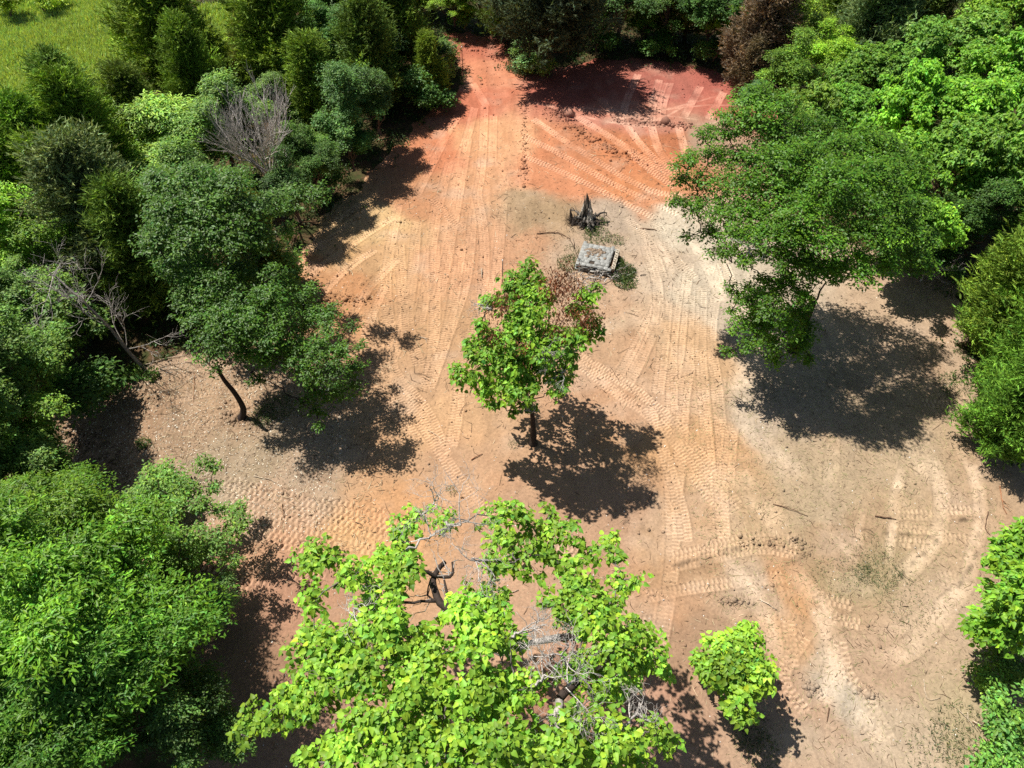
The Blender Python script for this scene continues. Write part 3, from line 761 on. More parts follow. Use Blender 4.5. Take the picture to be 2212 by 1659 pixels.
# ---------------------------------------------------------------- hero trees
def hero(name, label, cat, base_uv, fork_h, clumps, kind, L, tint, dens, per=8, mat=LEAF, r0=.17, trunk=None, bark=BK, seed=1, droop=.4, spread=.1, zsq=.7,
         brown=(), dead=(), cv=.14, color=None, name_dead='dead_branches', limbr=.07, up=1.15, dome=None, back=.6, rs=1.0, extra=None):
    rng = RNG(seed); b0 = G(*base_uv); Yb = b0[1]
    lf = MB(); tk = MB()
    if trunk is None: trunk = [(0, 0, 0), (0, 0, fork_h * .5), (0, 0, fork_h)]
    TP = np.array([b0 + np.array(q) for q in trunk]); TP[0, 2] -= .15
    tp2 = np.column_stack([spline(TP[:, [0, 2]], .3), np.interp(np.linspace(0, 1, len(spline(TP[:, [0, 2]], .3))), np.linspace(0, 1, len(TP)), TP[:, 1])])[:, [0, 2, 1]]
    tk.tube(tp2, r0 * (.6 + .55 * (1 - np.linspace(0, 1, len(tp2))) + .7 * np.exp(-np.linspace(0, 1, len(tp2)) * 14)), 10, bark)
    top = tp2[-1]
    nodes = [top]
    cl = []
    if dome:
        domes = dome if isinstance(dome, list) else [dome]
        def pick(u, v):
            d_ = min(domes, key=lambda q: ((q[0] - u) ** 2 + (q[1] - v) ** 2) / q[3] ** 2)
            return W(*d_[:3]), np.array(d_[3:6])
    for c in clumps:
        u, v, dY, r = c[:4]
        if dome: C0, RR = pick(u, v)
        dn = c[4] if len(c) > 4 else 1.0
        r = r * rs
        if not dome: cl.append((WY(u, v, Yb + dY), r, dn)); continue
        e = RR * .86
        o_ = (np.array([0, 0, CAMH]) - C0) / e; d_ = ray(u, v) / e
        A_ = d_ @ d_; B_ = 2 * o_ @ d_; C_ = o_ @ o_ - 1; dis = B_ * B_ - 4 * A_ * C_
        tm_ = -B_ / (2 * A_); h_ = math.sqrt(max(dis, 0)) / (2 * A_)
        rv = ray(u, v); rl = np.linalg.norm(rv)
        q = np.array([0, 0, CAMH]) + rv * (tm_ - h_ + rng.normal(0, .6) / rl)
        q[2] = max(q[2], r * .7 + .4)
        cl.append((q, r, dn))
        if h_ * rl > .7:
            q2 = np.array([0, 0, CAMH]) + rv * (tm_ + h_ * .8)
            if q2[2] > r + .8: cl.append((q2, r, dn * back))
            if h_ * rl > 2: cl.append((np.array([0, 0, CAMH]) + rv * tm_, r * 1.1, dn * back * .6))
    order = sorted(range(len(cl)), key=lambda i: np.linalg.norm(cl[i][0] - top))
    limbpts = [(top, r0 * .55)]
    for i in order:
        q, r, dn = cl[i]
        # start from the limb point that is nearest but closer to the fork
        dq = np.linalg.norm(q - top)
        best = min(limbpts, key=lambda e: np.linalg.norm(e[0] - q) + .35 * np.linalg.norm(e[0] - top))
        rr = min(best[1], limbr * (.4 + .25 * dq / 2))
        lp = limb(tk, rng, best[0], q, max(rr, .025), .02, bark, 6, .3, 7, .06)
        for k_ in (2, 4, 6): limbpts.append((lp[k_], max(.018, rr * (1 - k_ / 8))))
        E = clump(lf, rng, q, (r, r, r * zsq), max(6, int(dens * r * r * dn)), per, L, kind, tint, spread=spread, droop=droop, cv=cv, up=up)
        for j in range(min(14, len(E) // 3)):
            limb(tk, rng, lp[rng.integers(4, 7)], E[rng.integers(len(E))], .016, .005, bark, 3, .3, 4)
    def front(u, v, dY):
        if not dome: return WY(u, v, Yb + dY)
        C0, RR = pick(u, v)
        e = RR * 1.03; o_ = (np.array([0, 0, CAMH]) - C0) / e; d_ = ray(u, v) / e
        A_ = d_ @ d_; B_ = 2 * o_ @ d_; C_ = o_ @ o_ - 1; dis = max(B_ * B_ - 4 * A_ * C_, 0)
        return np.array([0, 0, CAMH]) + ray(u, v) * ((-B_ - math.sqrt(dis)) / (2 * A_))
    t = thing(name, label, cat, tuple(b0))
    obj('crown', lf.mesh(name + '_crown', mat, off=b0), t, color or (1, 1, 1))
    obj('trunk', tk.mesh(name + '_trunk', BARK, True, off=b0), t)
    if extra:
        em = MB()
        for px, ra, rb in extra:
            Q = np.array([front(u, v, 0) - np.array([0, 0, .9]) for u, v in px])
            Q = np.column_stack([spline(Q[:, :2], .2), np.interp(np.linspace(0, 1, len(spline(Q[:, :2], .2))), np.linspace(0, 1, len(Q)), Q[:, 2])])
            em.tube(Q, np.linspace(ra, rb, len(Q)), 8, BKD if ra != .12 and ra != .11 else BKG)
            n4 = min(limbpts, key=lambda e: np.linalg.norm(e[0] - Q[0]))[0]
            limb(em, rng, n4, Q[0], ra, ra, BKD, 7, .15, 6)
            for k_ in range(5):
                p0 = Q[rng.integers(len(Q) // 3, len(Q))]; limb(em, rng, p0, p0 + rng.normal(0, .5, 3), .02, .005, BKG, 4, .3, 6)
        obj('bare_limb', em.mesh(name + '_limbs', BARK, True, off=b0), t, label='crooked dark bare limbs showing between the leaves')
    if brown:
        bm_ = MB()
        for u, v, dY, r in brown:
            clump(bm_, rng, front(u, v, dY), (r, r, r), int(110 * r * r) + 10, 8, L * .85, 'strap', lin((138, 88, 62)) * .7, spread=.2, droop=1.2, var=.3)
        obj('withered_leaves', bm_.mesh(name + '_withered', LEAF, off=b0), t, (1, 1, 1), label='brown withered leaves hanging in bunches')
    if dead:
        dm = MB()
        for u, v, dY, r in dead:
            q = front(u, v, dY)
            st_ = min(limbpts, key=lambda e: np.linalg.norm(e[0] - q))[0]
            def rec(p, d, l, rad, dep):
                P = [p]
                for _ in range(4):
                    d = unit(d + rng.normal(0, .3, 3)); P.append(P[-1] + d * l / 4)
                dm.tube(P, np.linspace(rad, rad * .6, 5), 4, BKG * math.exp(rng.normal(0, .15)) * 1.15, False)
                if dep:
                    for _ in range(3): rec(P[rng.integers(2, 5)], unit(d + rng.normal(0, .7, 3)), l * .75, rad * .55, dep - 1)
            lp = limb(dm, rng, st_, q, .05, .03, BKG, 5, .4, 7)
            for _ in range(4):
                rec(lp[rng.integers(4, 7)], unit(rng.normal(size=3) + np.array([0, 0, .3])), r * .8, .02, 3)
        obj(name_dead, dm.mesh(name + '_dead', WOOD, True, off=b0), t, label='bare grey dead branches')
    return t

def R5(x, y): return (708 + .36 * x, 531 + .36 * y)
def R4(x, y): return (.36 * x, 531 + .36 * y)
def R8(x, y): return (708 + .36 * x, 1062 + .36 * y)
def R36(x, y): return (1416 + .36 * x, .36 * y)
def R6(x, y): return (1416 + .36 * x, 531 + .36 * y)
def R9(x, y): return (1416 + .36 * x, 1062 + .36 * y)
CAT = (.24, .42, .04)
# middle tree
hero('middle_tree', 'solitary bright green tree with brown withered bunches in the middle of the clearing', 'tree', (1152, 958), 2.6,
     [(*R5(1190,190),1.5,.95),(*R5(1130,270),1.2,.8),(*R5(1250,330),1.0,.9),(*R5(970,330),.9,.55),(*R5(1180,430),.9,1.0),(*R5(1560,300),.9,.55),(*R5(1500,380),.8,.6),(*R5(1600,260),.9,.35),
      (*R5(1590,500),.4,.7),(*R5(1480,560),.2,.7),(*R5(1350,560),.3,.9),(*R5(1150,560),.4,1.0),(*R5(980,580),.3,.75),(*R5(860,600),.2,.45),(*R5(930,680),0,.8),(*R5(1080,700),-.2,1.0),
      (*R5(1230,740),-.3,.95),(*R5(790,760),-.1,.5),(*R5(860,800),-.3,.6),(*R5(960,860),-.5,.75),(*R5(1080,860),-.6,.8),(*R5(1200,880),-.6,.7),(*R5(1400,780),-.4,.7),(*R5(1450,680),-.2,.5),
      (*R5(1380,860),-.6,.5),(*R5(1300,640),-.1,.8),(*R5(1010,950),-.7,.35),(*R5(920,480),.3,.4),(*R5(1150,950),-.7,.35,.5),(*R5(1220,960),-.7,.4,.5),(*R5(1120,1010),-.7,.25,.4)],
     'heart', .175, (.18, .34, .03), 85, per=8, seed=11, dome=(1140, 740, 5.7, 3.2, 3.1, 3.0), r0=.15, bark=BKD, droop=.7, spread=.07, back=.35, rs=.9,
     brown=[(*R5(1400,210),1.6,.75),(*R5(1450,300),1.2,.6),(*R5(1050,370),.6,.55),(*R5(1400,480),-.3,.75),(*R5(1560,440),.3,.55),(*R5(1000,540),-.3,.4),(*R5(1180,620),-.9,.35),(*R5(1350,250),1.5,.5)],
     dead=[(*R5(1400,760),-.9,.9),(*R5(1380,680),-.5,.7),(*R5(1230,1000),-.9,.45),(*R5(1500,240),1.3,.6),(*R5(900,350),.8,.4)],
     trunk=[(0,0,0),(-.05,.1,1.5),(-.15,.2,2.6)])
# small tree near the bottom
hero('young_catalpa_tree', 'small bright lime tree alone on the bare soil right of the biggest one', 'tree', (1607, 1578), 1.3,
     [(*R9(560,870),.75,.5),(*R9(470,920),.6,.45),(*R9(370,920),.5,.4),(*R9(260,1010),.2,.38),(*R9(340,1090),.1,.45),(*R9(450,1030),.3,.6),(*R9(570,1010),.4,.5),(*R9(640,1090),.2,.4),
      (*R9(560,1150),0,.5),(*R9(430,1150),0,.45),(*R9(620,1170),0,.3),(*R9(470,1290),-.5,.35),(*R9(540,1340),-.6,.35),(*R9(520,1230),-.3,.3)],
     'heart', .18, CAT, 150, per=8, seed=21, dome=(1585, 1465, 2.3, 1.5, 1.5, 1.35), r0=.05, droop=.6, spread=.07, limbr=.03, trunk=[(0,0,0),(-.1,.1,.7),(-.2,.2,1.3)])
# tree at the right edge
hero('edge_catalpa_tree', 'lime tree cut by the right edge of the lower clearing', 'tree', (2235, 1400), 2.2,
     [(*R9(2150,330),.9,.7),(*R9(2060,400),.8,.5),(*R9(2140,460),.7,.7),(*R9(2200,560),.5,.8),(*R9(2050,640),.2,.6),(*R9(2130,700),.2,.8),(*R9(1960,790),-.1,.55),(*R9(2040,830),-.2,.6),(*R9(2150,850),-.2,.8),
      (*R9(1900,830),-.2,.35),(*R9(2250,400),.8,.9),(*R9(2280,700),.2,.9),(*R9(2250,250),1.2,.6)],
     'heart', .175, (.19, .38, .03), 125, per=8, seed=31, dome=(2205, 1300, 3.4, 2.6, 2.4, 2.0), r0=.12, droop=.55, spread=.07)
# the biggest foreground tree
EXTRA = [([R8(820,760), R8(790,690), R8(740,640), R8(660,590), R8(630,520), R8(615,450), R8(650,380), R8(690,340)], .15, .07), ([R8(760,650), R8(720,590), R8(700,520), R8(685,450)], .07, .03),
  ([R8(650,425), R8(720,430), R8(740,390), R8(735,340)], .06, .03), ([R8(770,620), R8(770,570), R8(815,520), R8(820,470)], .05, .02), ([R8(640,580), R8(580,540), R8(600,440)], .04, .015),
  ([R8(1400,800), R8(1300,820), R8(1220,835), R8(1150,870), R8(1080,900)], .11, .05), ([R8(1400,1180), R8(1400,1240), R8(1370,1280), R8(1390,1340), R8(1420,1400)], .12, .07)]
BIGC = [(*R8(-60,400),2.6,.75),(*R8(-150,400),2.4,.5),(*R8(30,380),2.7,.5),(*R8(-90,640),1.5,.6),(*R8(180,480),2.6,.5),(*R8(320,420),2.8,.55),(*R8(440,260),3.3,.75),(*R8(540,170),3.5,.55),(*R8(700,190),3.5,.5),
 (*R8(430,380),2.8,.6),(*R8(500,470),2.3,.55),(*R8(280,620),1.9,.8),(*R8(120,520),2.3,.4),(*R8(420,560),2.0,.5),(*R8(-70,880),.6,.85),(*R8(60,960),.3,.9),(*R8(180,860),.8,.7),(*R8(340,800),1.0,.9),(*R8(430,860),.8,.7),
 (*R8(20,1120),-.4,.9),(*R8(-140,1010),.1,.6),(*R8(-400,1360),-1.3,.65),(*R8(-280,1300),-1.0,.7),(*R8(-150,1240),-.8,.7),(*R8(-520,1460),-1.6,.4),(*R8(-60,1300),-.9,.7),(*R8(200,1130),-.3,.7),(*R8(330,1020),.2,.8),
 (*R8(560,920),.6,.7),(*R8(680,950),.5,.7),(*R8(600,1080),0,.8),(*R8(460,1160),-.3,.8),(*R8(780,720),1.3,.6),(*R8(880,790),1.0,.8),(*R8(960,640),1.7,.7),(*R8(1010,700),1.4,.5),(*R8(900,900),.7,.8),(*R8(1080,900),.6,.6),
 (*R8(1010,150),3.4,.65),(*R8(1120,130),3.5,.55),(*R8(1200,190),3.3,.6),(*R8(1340,150),3.4,.5),(*R8(1420,250),3.1,.7),(*R8(1290,290),2.9,.7),(*R8(1060,270),3.0,.6),(*R8(1200,400),2.5,.8),(*R8(1020,440),2.4,.6),(*R8(1340,400),2.5,.6),
 (*R8(1450,450),2.3,.6),(*R8(1560,380),2.6,.5),(*R8(1690,300),2.8,.5),(*R8(1730,400),2.5,.5),(*R8(1500,560),1.9,.7),(*R8(1400,640),1.6,.75),(*R8(1560,680),1.5,.7),(*R8(1760,540),2.0,.5),(*R8(1860,510),2.0,.35),
 (*R8(1480,780),1.1,.6),(*R8(1700,660),1.5,.6),(*R8(1640,800),1.0,.65),(*R8(1780,860),.8,.75),(*R8(1880,850),.8,.55),(*R8(1700,960),.4,.8),(*R8(1950,980),.3,.65),(*R8(1850,1060),0,.7),(*R8(2010,1060),0,.4),(*R8(1640,1080),-.1,.7),
 (*R8(1720,1200),-.5,.6),(*R8(1480,1060),.1,.6),(*R8(1590,1240),-.7,.4),(*R8(960,1130),-.3,.6),(*R8(860,1200),-.5,.7),(*R8(1060,1200),-.5,.7),(*R8(720,1250),-.6,.7),(*R8(1040,1330),-1.0,.9),(*R8(900,1330),-1.0,.6),
 (*R8(1220,1180),-.5,.5),(*R8(620,1360),-1.1,.8),(*R8(400,1300),-.9,.8),(*R8(240,1380),-1.1,.7),(*R8(140,1500),-1.5,.7),(*R8(330,1480),-1.4,.9),(*R8(520,1530),-1.6,.9),(*R8(700,1560),-1.7,.8),(*R8(820,1450),-1.3,.6),
 (*R8(1020,1480),-1.4,.8),(*R8(960,1600),-1.8,.8),(*R8(1140,1570),-1.7,.8),(*R8(1320,1480),-1.4,.6),(*R8(1450,1420),-1.2,.7),(*R8(1560,1500),-1.5,.8),(*R8(1720,1480),-1.4,.8),(*R8(1850,1480),-1.4,.6),(*R8(1980,1440),-1.3,.5),
 (*R8(2050,1520),-1.5,.4),(*R8(1400,1600),-1.7,.8),(*R8(1680,1620),-1.8,.8),(*R8(1830,1600),-1.8,.5),(*R8(100,1640),-1.9,.9),(*R8(-80,1620),-1.9,.6),(*R8(400,1680),-2,.9),(*R8(800,1720),-2.1,.9),(*R8(1250,1740),-2.2,.9),(*R8(1600,1760),-2.3,.9)]
hero('great_catalpa_tree', 'biggest bright lime tree with heart-shaped leaves filling the bottom of the clearing', 'tree', (1085, 1660), 3.0,
     BIGC, 'heart', .17, CAT, 68, per=8, seed=41, dome=(990, 1440, 6.3, 6.6, 5.4, 3.0), r0=.32, bark=lin((110, 102, 96)), droop=.6, spread=.06, limbr=.085, zsq=.6, back=.08, rs=.85, extra=EXTRA, 
     dead=[(*R8(640,60),3.6,1.0),(*R8(800,200),3.1,1.2),(*R8(860,400),2.3,.9),(*R8(1400,980),.0,1.0),(*R8(1440,1150),-.6,1.1),(*R8(1300,1100),-.5,.9),(*R8(1180,820),.8,.8),(*R8(150,700),1.3,.7),(*R8(1870,1320),-1.0,.6),(*R8(1500,1260),-.9,.8),(*R8(620,260),2.9,.8)],
     trunk=[(0,0,0),(-.1,.1,1.5),(.1,.1,3.0)])
# big round tree on the right
BR = [(*R36(600,1420),.1,.7),(*R36(720,1430),.1,.8),(*R36(640,1520),.1,.5),(*R36(780,1520),.1,.6),(*R36(430,1500),.1,.5),(*R36(820,1420),.1,.8),(*R36(120,1000),.1,.35),(*R36(330,780),.1,.4),(*R36(540,760),.1,.6),(*R6(760,120),.1,.5),(*R6(640,200),.1,.35),(*R6(780,200),.1,.5),(*R6(640,300),.1,.6),(*R6(620,420),.1,.7),(*R6(900,560),.1,.5),(*R6(500,300),.1,.4),(*R36(420,700),.1,.6),(*R36(620,560),.1,.7),(*R36(560,620),3.6,.9),(*R36(520,720),3.2,.7),(*R36(300,810),2.8,.5),(*R36(440,820),2.8,.8),(*R36(640,700),3.2,1.0),(*R36(780,650),3.4,.9),(*R36(700,820),2.8,1.1),(*R36(860,780),2.8,1.0),(*R36(1000,780),2.8,1.0),
 (*R36(200,960),2.0,.6),(*R36(330,930),2.2,.8),(*R36(480,960),2.2,1.0),(*R36(620,980),2.2,1.1),(*R36(800,960),2.2,1.1),(*R36(960,940),2.3,1.1),(*R36(1120,900),2.4,1.0),(*R36(1260,860),2.5,1.0),(*R36(1380,900),2.3,.9),
 (*R36(150,1080),1.4,.5),(*R36(260,1100),1.4,.8),(*R36(420,1120),1.4,1.0),(*R36(580,1140),1.4,1.1),(*R36(740,1130),1.4,1.1),(*R36(900,1120),1.4,1.1),(*R36(1060,1080),1.6,1.1),(*R36(1220,1060),1.7,1.0),(*R36(1380,1040),1.8,1.0),(*R36(1540,1000),1.9,.8),
 (*R36(130,1210),.9,.5),(*R36(240,1250),.7,.8),(*R36(400,1280),.6,.9),(*R36(560,1300),.5,1.0),(*R36(720,1300),.5,.9),(*R36(900,1280),.6,1.0),(*R36(1080,1260),.7,1.1),(*R36(1240,1240),.8,1.0),(*R36(1400,1220),.9,1.0),(*R36(1560,1240),.8,.8),
 (*R36(190,1430),.1,.35),(*R36(330,1400),.1,.7),(*R36(480,1420),0,.7),(*R36(360,1520),-.3,.5),(*R36(900,1420),0,.9),(*R36(1040,1460),-.2,.9),(*R36(1200,1400),.1,.9),(*R36(1340,1400),.1,.9),(*R36(1500,1380),.2,.9),(*R36(1640,1430),0,.6),
 (*R36(540,1560),-.4,.5),(*R36(900,1580),-.6,.9),(*R36(1080,1600),-.7,.8),(*R36(1230,1560),-.6,.7),(*R36(1380,1560),-.6,.8),(*R36(1560,1540),-.5,.7),(*R36(1640,1600),-.7,.5),
 (*R6(900,130),-.9,.8),(*R6(1060,160),-1,.7),(*R6(1250,180),-1.1,.6),(*R6(1400,130),-1,.5),(*R6(450,240),-1.2,.35),(*R6(560,260),-1.3,.4),(*R6(720,260),-1.3,.7),(*R6(880,300),-1.4,.6),(*R6(560,350),-1.6,.6),(*R6(700,380),-1.7,.8),
 (*R6(860,400),-1.8,.7),(*R6(450,400),-1.7,.25),(*R6(520,480),-2.0,.6),(*R6(640,500),-2.1,.8),(*R6(800,500),-2.1,.7),(*R6(920,480),-2.0,.45),(*R6(430,630),-2.5,.35),(*R6(560,600),-2.4,.5),(*R6(700,610),-2.5,.6),(*R6(840,620),-2.5,.6),(*R6(720,690),-2.8,.4),(*R6(910,690),-2.8,.4)]
hero('round_tree', 'big round dark green tree casting the largest shadow on the right of the clearing', 'tree', (1712, 755), 3.4,
     BR, 'oval', .15, (.095, .21, .016), 165, per=8, mat=GLOSS, seed=51, dome=[(1765, 490, 7.2, 5.6, 4.8, 4.4), (1650, 710, 3.5, 2.5, 2.2, 2.2)], back=.3, r0=.26, bark=BKD, droop=.4, spread=.08, limbr=.09,
     dead=[(*R36(560,1480),-.5,.6)])
# slender dark tree on the left with a bent trunk
LTc = [(*R4(1650,520),.1,.6),(*R4(1700,600),.1,.6),(*R4(1620,640),.1,.55),(*R4(1740,720),.1,.45),(*R4(1560,680),.1,.5),(*R4(1660,380),.1,.6),(*R4(1560,330),.1,.6),(*R4(1480,480),.1,.6),(*R4(1780,600),.1,.5),(*R4(1180,170),1.9,.7),(*R4(1300,230),1.6,.8),(*R4(1130,270),1.4,.6),(*R4(1240,330),1.3,.9),(*R4(1400,330),1.2,.9),(*R4(1090,380),1.0,.5),(*R4(1200,440),.9,.8),(*R4(1350,450),.8,.9),(*R4(1500,420),.9,.8),
 (*R4(1620,300),1.4,.8),(*R4(1720,240),1.5,.7),(*R4(1820,330),1.2,.7),(*R4(1640,170),1.7,.6),(*R4(1860,260),1.4,.4),(*R4(1700,440),.8,.7),(*R4(1880,430),.8,.8),(*R4(1980,400),.9,.5),(*R4(1800,540),.4,.8),(*R4(1980,520),.5,.7),(*R4(2120,480),.6,.35),
 (*R4(1300,560),.4,.8),(*R4(1450,560),.3,.8),(*R4(1600,560),.3,.8),(*R4(1900,640),0,.8),(*R4(2050,640),.1,.6),(*R4(2160,600),.2,.3),(*R4(1750,650),0,.6),(*R4(1280,650),.1,.5),(*R4(1150,600),.2,.3),(*R4(1290,740),-.2,.35),(*R4(1180,670),0,.25),
 (*R4(1850,760),-.4,.7),(*R4(2000,760),-.4,.7),(*R4(2130,740),-.3,.5),(*R4(1900,880),-.8,.6),(*R4(2040,880),-.8,.6),(*R4(2140,850),-.7,.4),(*R4(1820,950),-1.0,.35),(*R4(1900,1000),-1.1,.45),(*R4(1920,1080),-1.4,.3),(*R4(1600,700),-.1,.5),(*R4(1550,800),-.4,.35),(*R4(1480,650),.0,.6)]
hero('bent_tree', 'slender dark green tree with a bent black trunk on the left of the clearing', 'tree', (520, 903), 3.3,
     LTc, 'oval', .14, (.075, .165, .016), 150, per=8, mat=GLOSS, seed=61, dome=[(525, 690, 5.4, 2.7, 2.3, 2.2), (700, 650, 4.6, 2.2, 2.0, 1.7), (695, 800, 3.7, 2.0, 1.9, 1.9)], back=.45, r0=.14, bark=lin((50, 40, 36)), droop=.4, spread=.08, limbr=.05,
     trunk=[(0,0,0),(.32,.05,.7),(.22,.1,1.8),(-.02,.15,2.7),(-.1,.2,3.5)])
# big dark oak in the left woods, above the bent tree
OK = [(340,400,2.2,.9),(420,390,2.4,1.0),(500,400,2.3,1.0),(370,460,1.6,1.1),(450,450,1.6,1.2),(530,460,1.5,1.0),(590,440,1.7,.8),(340,520,.9,.9),(410,520,.8,1.1),(490,520,.8,1.2),(560,520,.8,.8),(370,580,.2,.8),(440,590,.1,1.0),(520,590,.1,.9),
      (640,430,1.6,.8),(690,420,1.6,.6),(620,500,1.0,.5),(410,640,-.4,.7),(480,650,-.4,.6)]
hero('oak_tree', 'broad dark glossy oak just above the bent tree on the left', 'tree', (470, 700), 4.5,
     OK, 'oval', .17, (.075, .16, .018), 125, per=9, mat=GLOSS, seed=71, dome=(460, 515, 6.3, 4.6, 4.0, 4.4), r0=.15, bark=BKD, spread=.1)
# small forked tree lower left
SF = [(*R4(1230,1300),1.6,.4),(*R4(1290,1330),1.6,.3),(*R4(900,1360),1.5,.35),(*R4(880,1430),1.2,.4),(*R4(960,1420),1.3,.35),(*R4(1080,1450),1.1,.45),(*R4(1200,1450),1.2,.35),(*R4(1290,1450),1.2,.35),(*R4(930,1560),.6,.45),
      (*R4(1060,1580),.6,.5),(*R4(1200,1560),.6,.4),(*R4(1320,1590),.5,.3),(*R4(1420,1590),.6,.45),(*R4(1460,1640),.4,.3),(1*327,1140,.2,.35),(350,1170,.0,.4),(390,1165,0,.45),(430,1150,.1,.4),(470,1165,0,.4),(500,1150,.1,.4),(520,1140,.1,.3),
      (480,1200,-.3,.35),(510,1215,-.4,.3),(370,1215,-.3,.35),(420,1205,-.3,.35),(360,1250,-.6,.3),(400,1190,-.2,.4)]
hero('forked_tree', 'small light green forked tree beside the glossy hickories on the left', 'tree', (372, 1290), 1.6,
     SF, 'oval', .13, (.15, .28, .04), 200, per=8, seed=81, name_dead='dead_twigs', dome=(420, 1140, 2.7, 2.3, 2.0, 1.6), r0=.08, spread=.07, limbr=.035)
# tall open cedar at the head of the red soil
b = G(1190, 166)
t = thing('open_cedar_tree', 'tall open cedar with a bare reddish trunk at the head of the red soil', 'cedar', tuple(b), .6)
obj('crown', TPL['C9'][0], t, (1.0, 1.0, 1.25)); obj('trunk', TPL['C9'][1], t)
# grey dead treetop
rng = RNG(95)
b = G(612, 470); dm = MB()
dm.tube([(0, 0, -.1), (.05, 0, 1.5), (-.05, .1, 3.2)], [.16, .13, .11], 8, BKG * .6)
def recf(p, d, l, rad, dep):
    P = [p]
    for _ in range(4):
        d = unit(d + rng.normal(0, .07, 3) + np.array([0, 0, .05])); P.append(P[-1] + d * l / 4)
    dm.tube(P, np.linspace(rad, rad * .65, 5), 4 if dep > 1 else 3, BKG * 1.25 * math.exp(rng.normal(0, .12)), False)
    if dep:
        for _ in range(3): recf(P[rng.integers(2, 5)], unit(d + rng.normal(0, .24, 3)), l * .72, rad * .62, dep - 1)
for k_ in range(11):
    a = k_ / 11 * 6.283; recf(np.array([-.05, .1, rng.uniform(2.2, 3.2)]), unit(np.array([.6 * math.cos(a) - .1, .6 * math.sin(a), 1])), 2.3, .06, 4)
solo('dead_treetop', dm.mesh('dead_treetop', WOOD, True), 'grey dead treetop fanning out like a broom above the pale trees', 'dead tree', tuple(b))
# leaning bare snag on the left
rng = RNG(91)
b = G(315, 800)
dm = MB()
main = [(0, 0, -.1), (-.5, .2, 1.4), (-.9, .5, 2.6), (-1.6, .8, 4.0), (-2.6, 1.2, 5.5)]
mp_ = np.array(main); dm.tube(mp_, np.linspace(.11, .04, 5), 7, BKG * .55)
def recd(p, d, l, rad, dep):
    P = [p]
    for _ in range(5):
        d = unit(d + rng.normal(0, .14, 3) + np.array([0, 0, .02])); P.append(P[-1] + d * l / 5)
    dm.tube(P, np.linspace(rad, rad * .5, 6), 4, BKG * math.exp(rng.normal(0, .15)), False)
    if dep:
        for _ in range(3): recd(P[rng.integers(2, 6)], unit(d + rng.normal(0, .45, 3)), l * .7, rad * .6, dep - 1)
for k_ in range(12):
    a = mp_[1 + k_ % 4]; recd(a, unit(np.array([rng.normal(-.25, .6), rng.normal(0, .5), rng.uniform(-.1, .9)])), 1.7, .03, 3)
solo('leaning_snag', dm.mesh('leaning_snag', WOOD, True), 'bare grey snag leaning over the shaded soil on the left', 'dead tree', tuple(b))

# ---------------------------------------------------------------- ground cover, grass, litter (uncountable)
rng = RNG(301)
gc = MB()
nn = 60000
x = rng.uniform(-48, 52, nn); y = rng.uniform(8, 84, nn)
ok = ~inpoly(x + rng.normal(0, .7, nn), y + rng.normal(0, .7, nn), clearW) & ~inpoly(x, y, fieldW) & ~inpoly(x, y, field2W) & (abs(x) < 12 + y * .75) & (fbm(x * .5, y * .5, 4, 3) > -.15)
x = x[ok]; y = y[ok]; m = len(x); per = 7
P = np.repeat(np.stack([x, y, gzv(x, y) + .05], 1), per, 0) + rng.normal(0, .14, (m * per, 3)) * np.array([1, 1, 0]) + np.array([0, 0, 1]) * rng.random((m * per, 1)) * .35
D = rng.normal(size=P.shape) + np.array([0, 0, .1]); N = np.array([0, 0, 1.]) + rng.normal(0, .4, P.shape)
put_leaves(gc, P, D, N, rng.uniform(.12, .24, len(P)), 'oval', tints(rng, len(P), (.05, .095, .02), .3, .15))
o = obj('ground_cover', gc.mesh('ground_cover', LEAF), None, (1, 1, 1), kind='stuff', label='low leafy undergrowth on the floor of the woods', category='undergrowth')
gf = MB()
nn = 110000
x = rng.uniform(-62, -14, nn); y = rng.uniform(38, 98, nn)
ok = (inpoly(x, y, fieldW) | inpoly(x, y, field2W))
x = x[ok]; y = y[ok]; m = len(x); per = 4
hgt = .55 + .25 * fbm(x * .25, y * .25, 6, 3)
P = np.repeat(np.stack([x, y, gzv(x, y)], 1), per, 0) + rng.normal(0, .12, (m * per, 3)) * np.array([1, 1, 0])
D = rng.normal(0, .42, P.shape) + np.array([.25, -.1, 1]); N = rng.normal(size=P.shape)
patch = np.repeat(.5 + .5 * fbm(x * .22, y * .22, 14, 3), per)[:, None]
gt = tints(rng, len(P), (.36, .47, .15), .25, .16) * (1 - patch * .35) + patch * .35 * lin((190, 195, 130)) * .8
put_leaves(gf, P, D, N, rng.uniform(.7, 1.2, len(P)) * np.repeat(hgt, per), 'needle', gt)
o = obj('field_grass', gf.mesh('field_grass', CED), None, (1.15, 1.15, 1), kind='stuff', label='tall yellow green grass of the field at the upper left', category='grass')
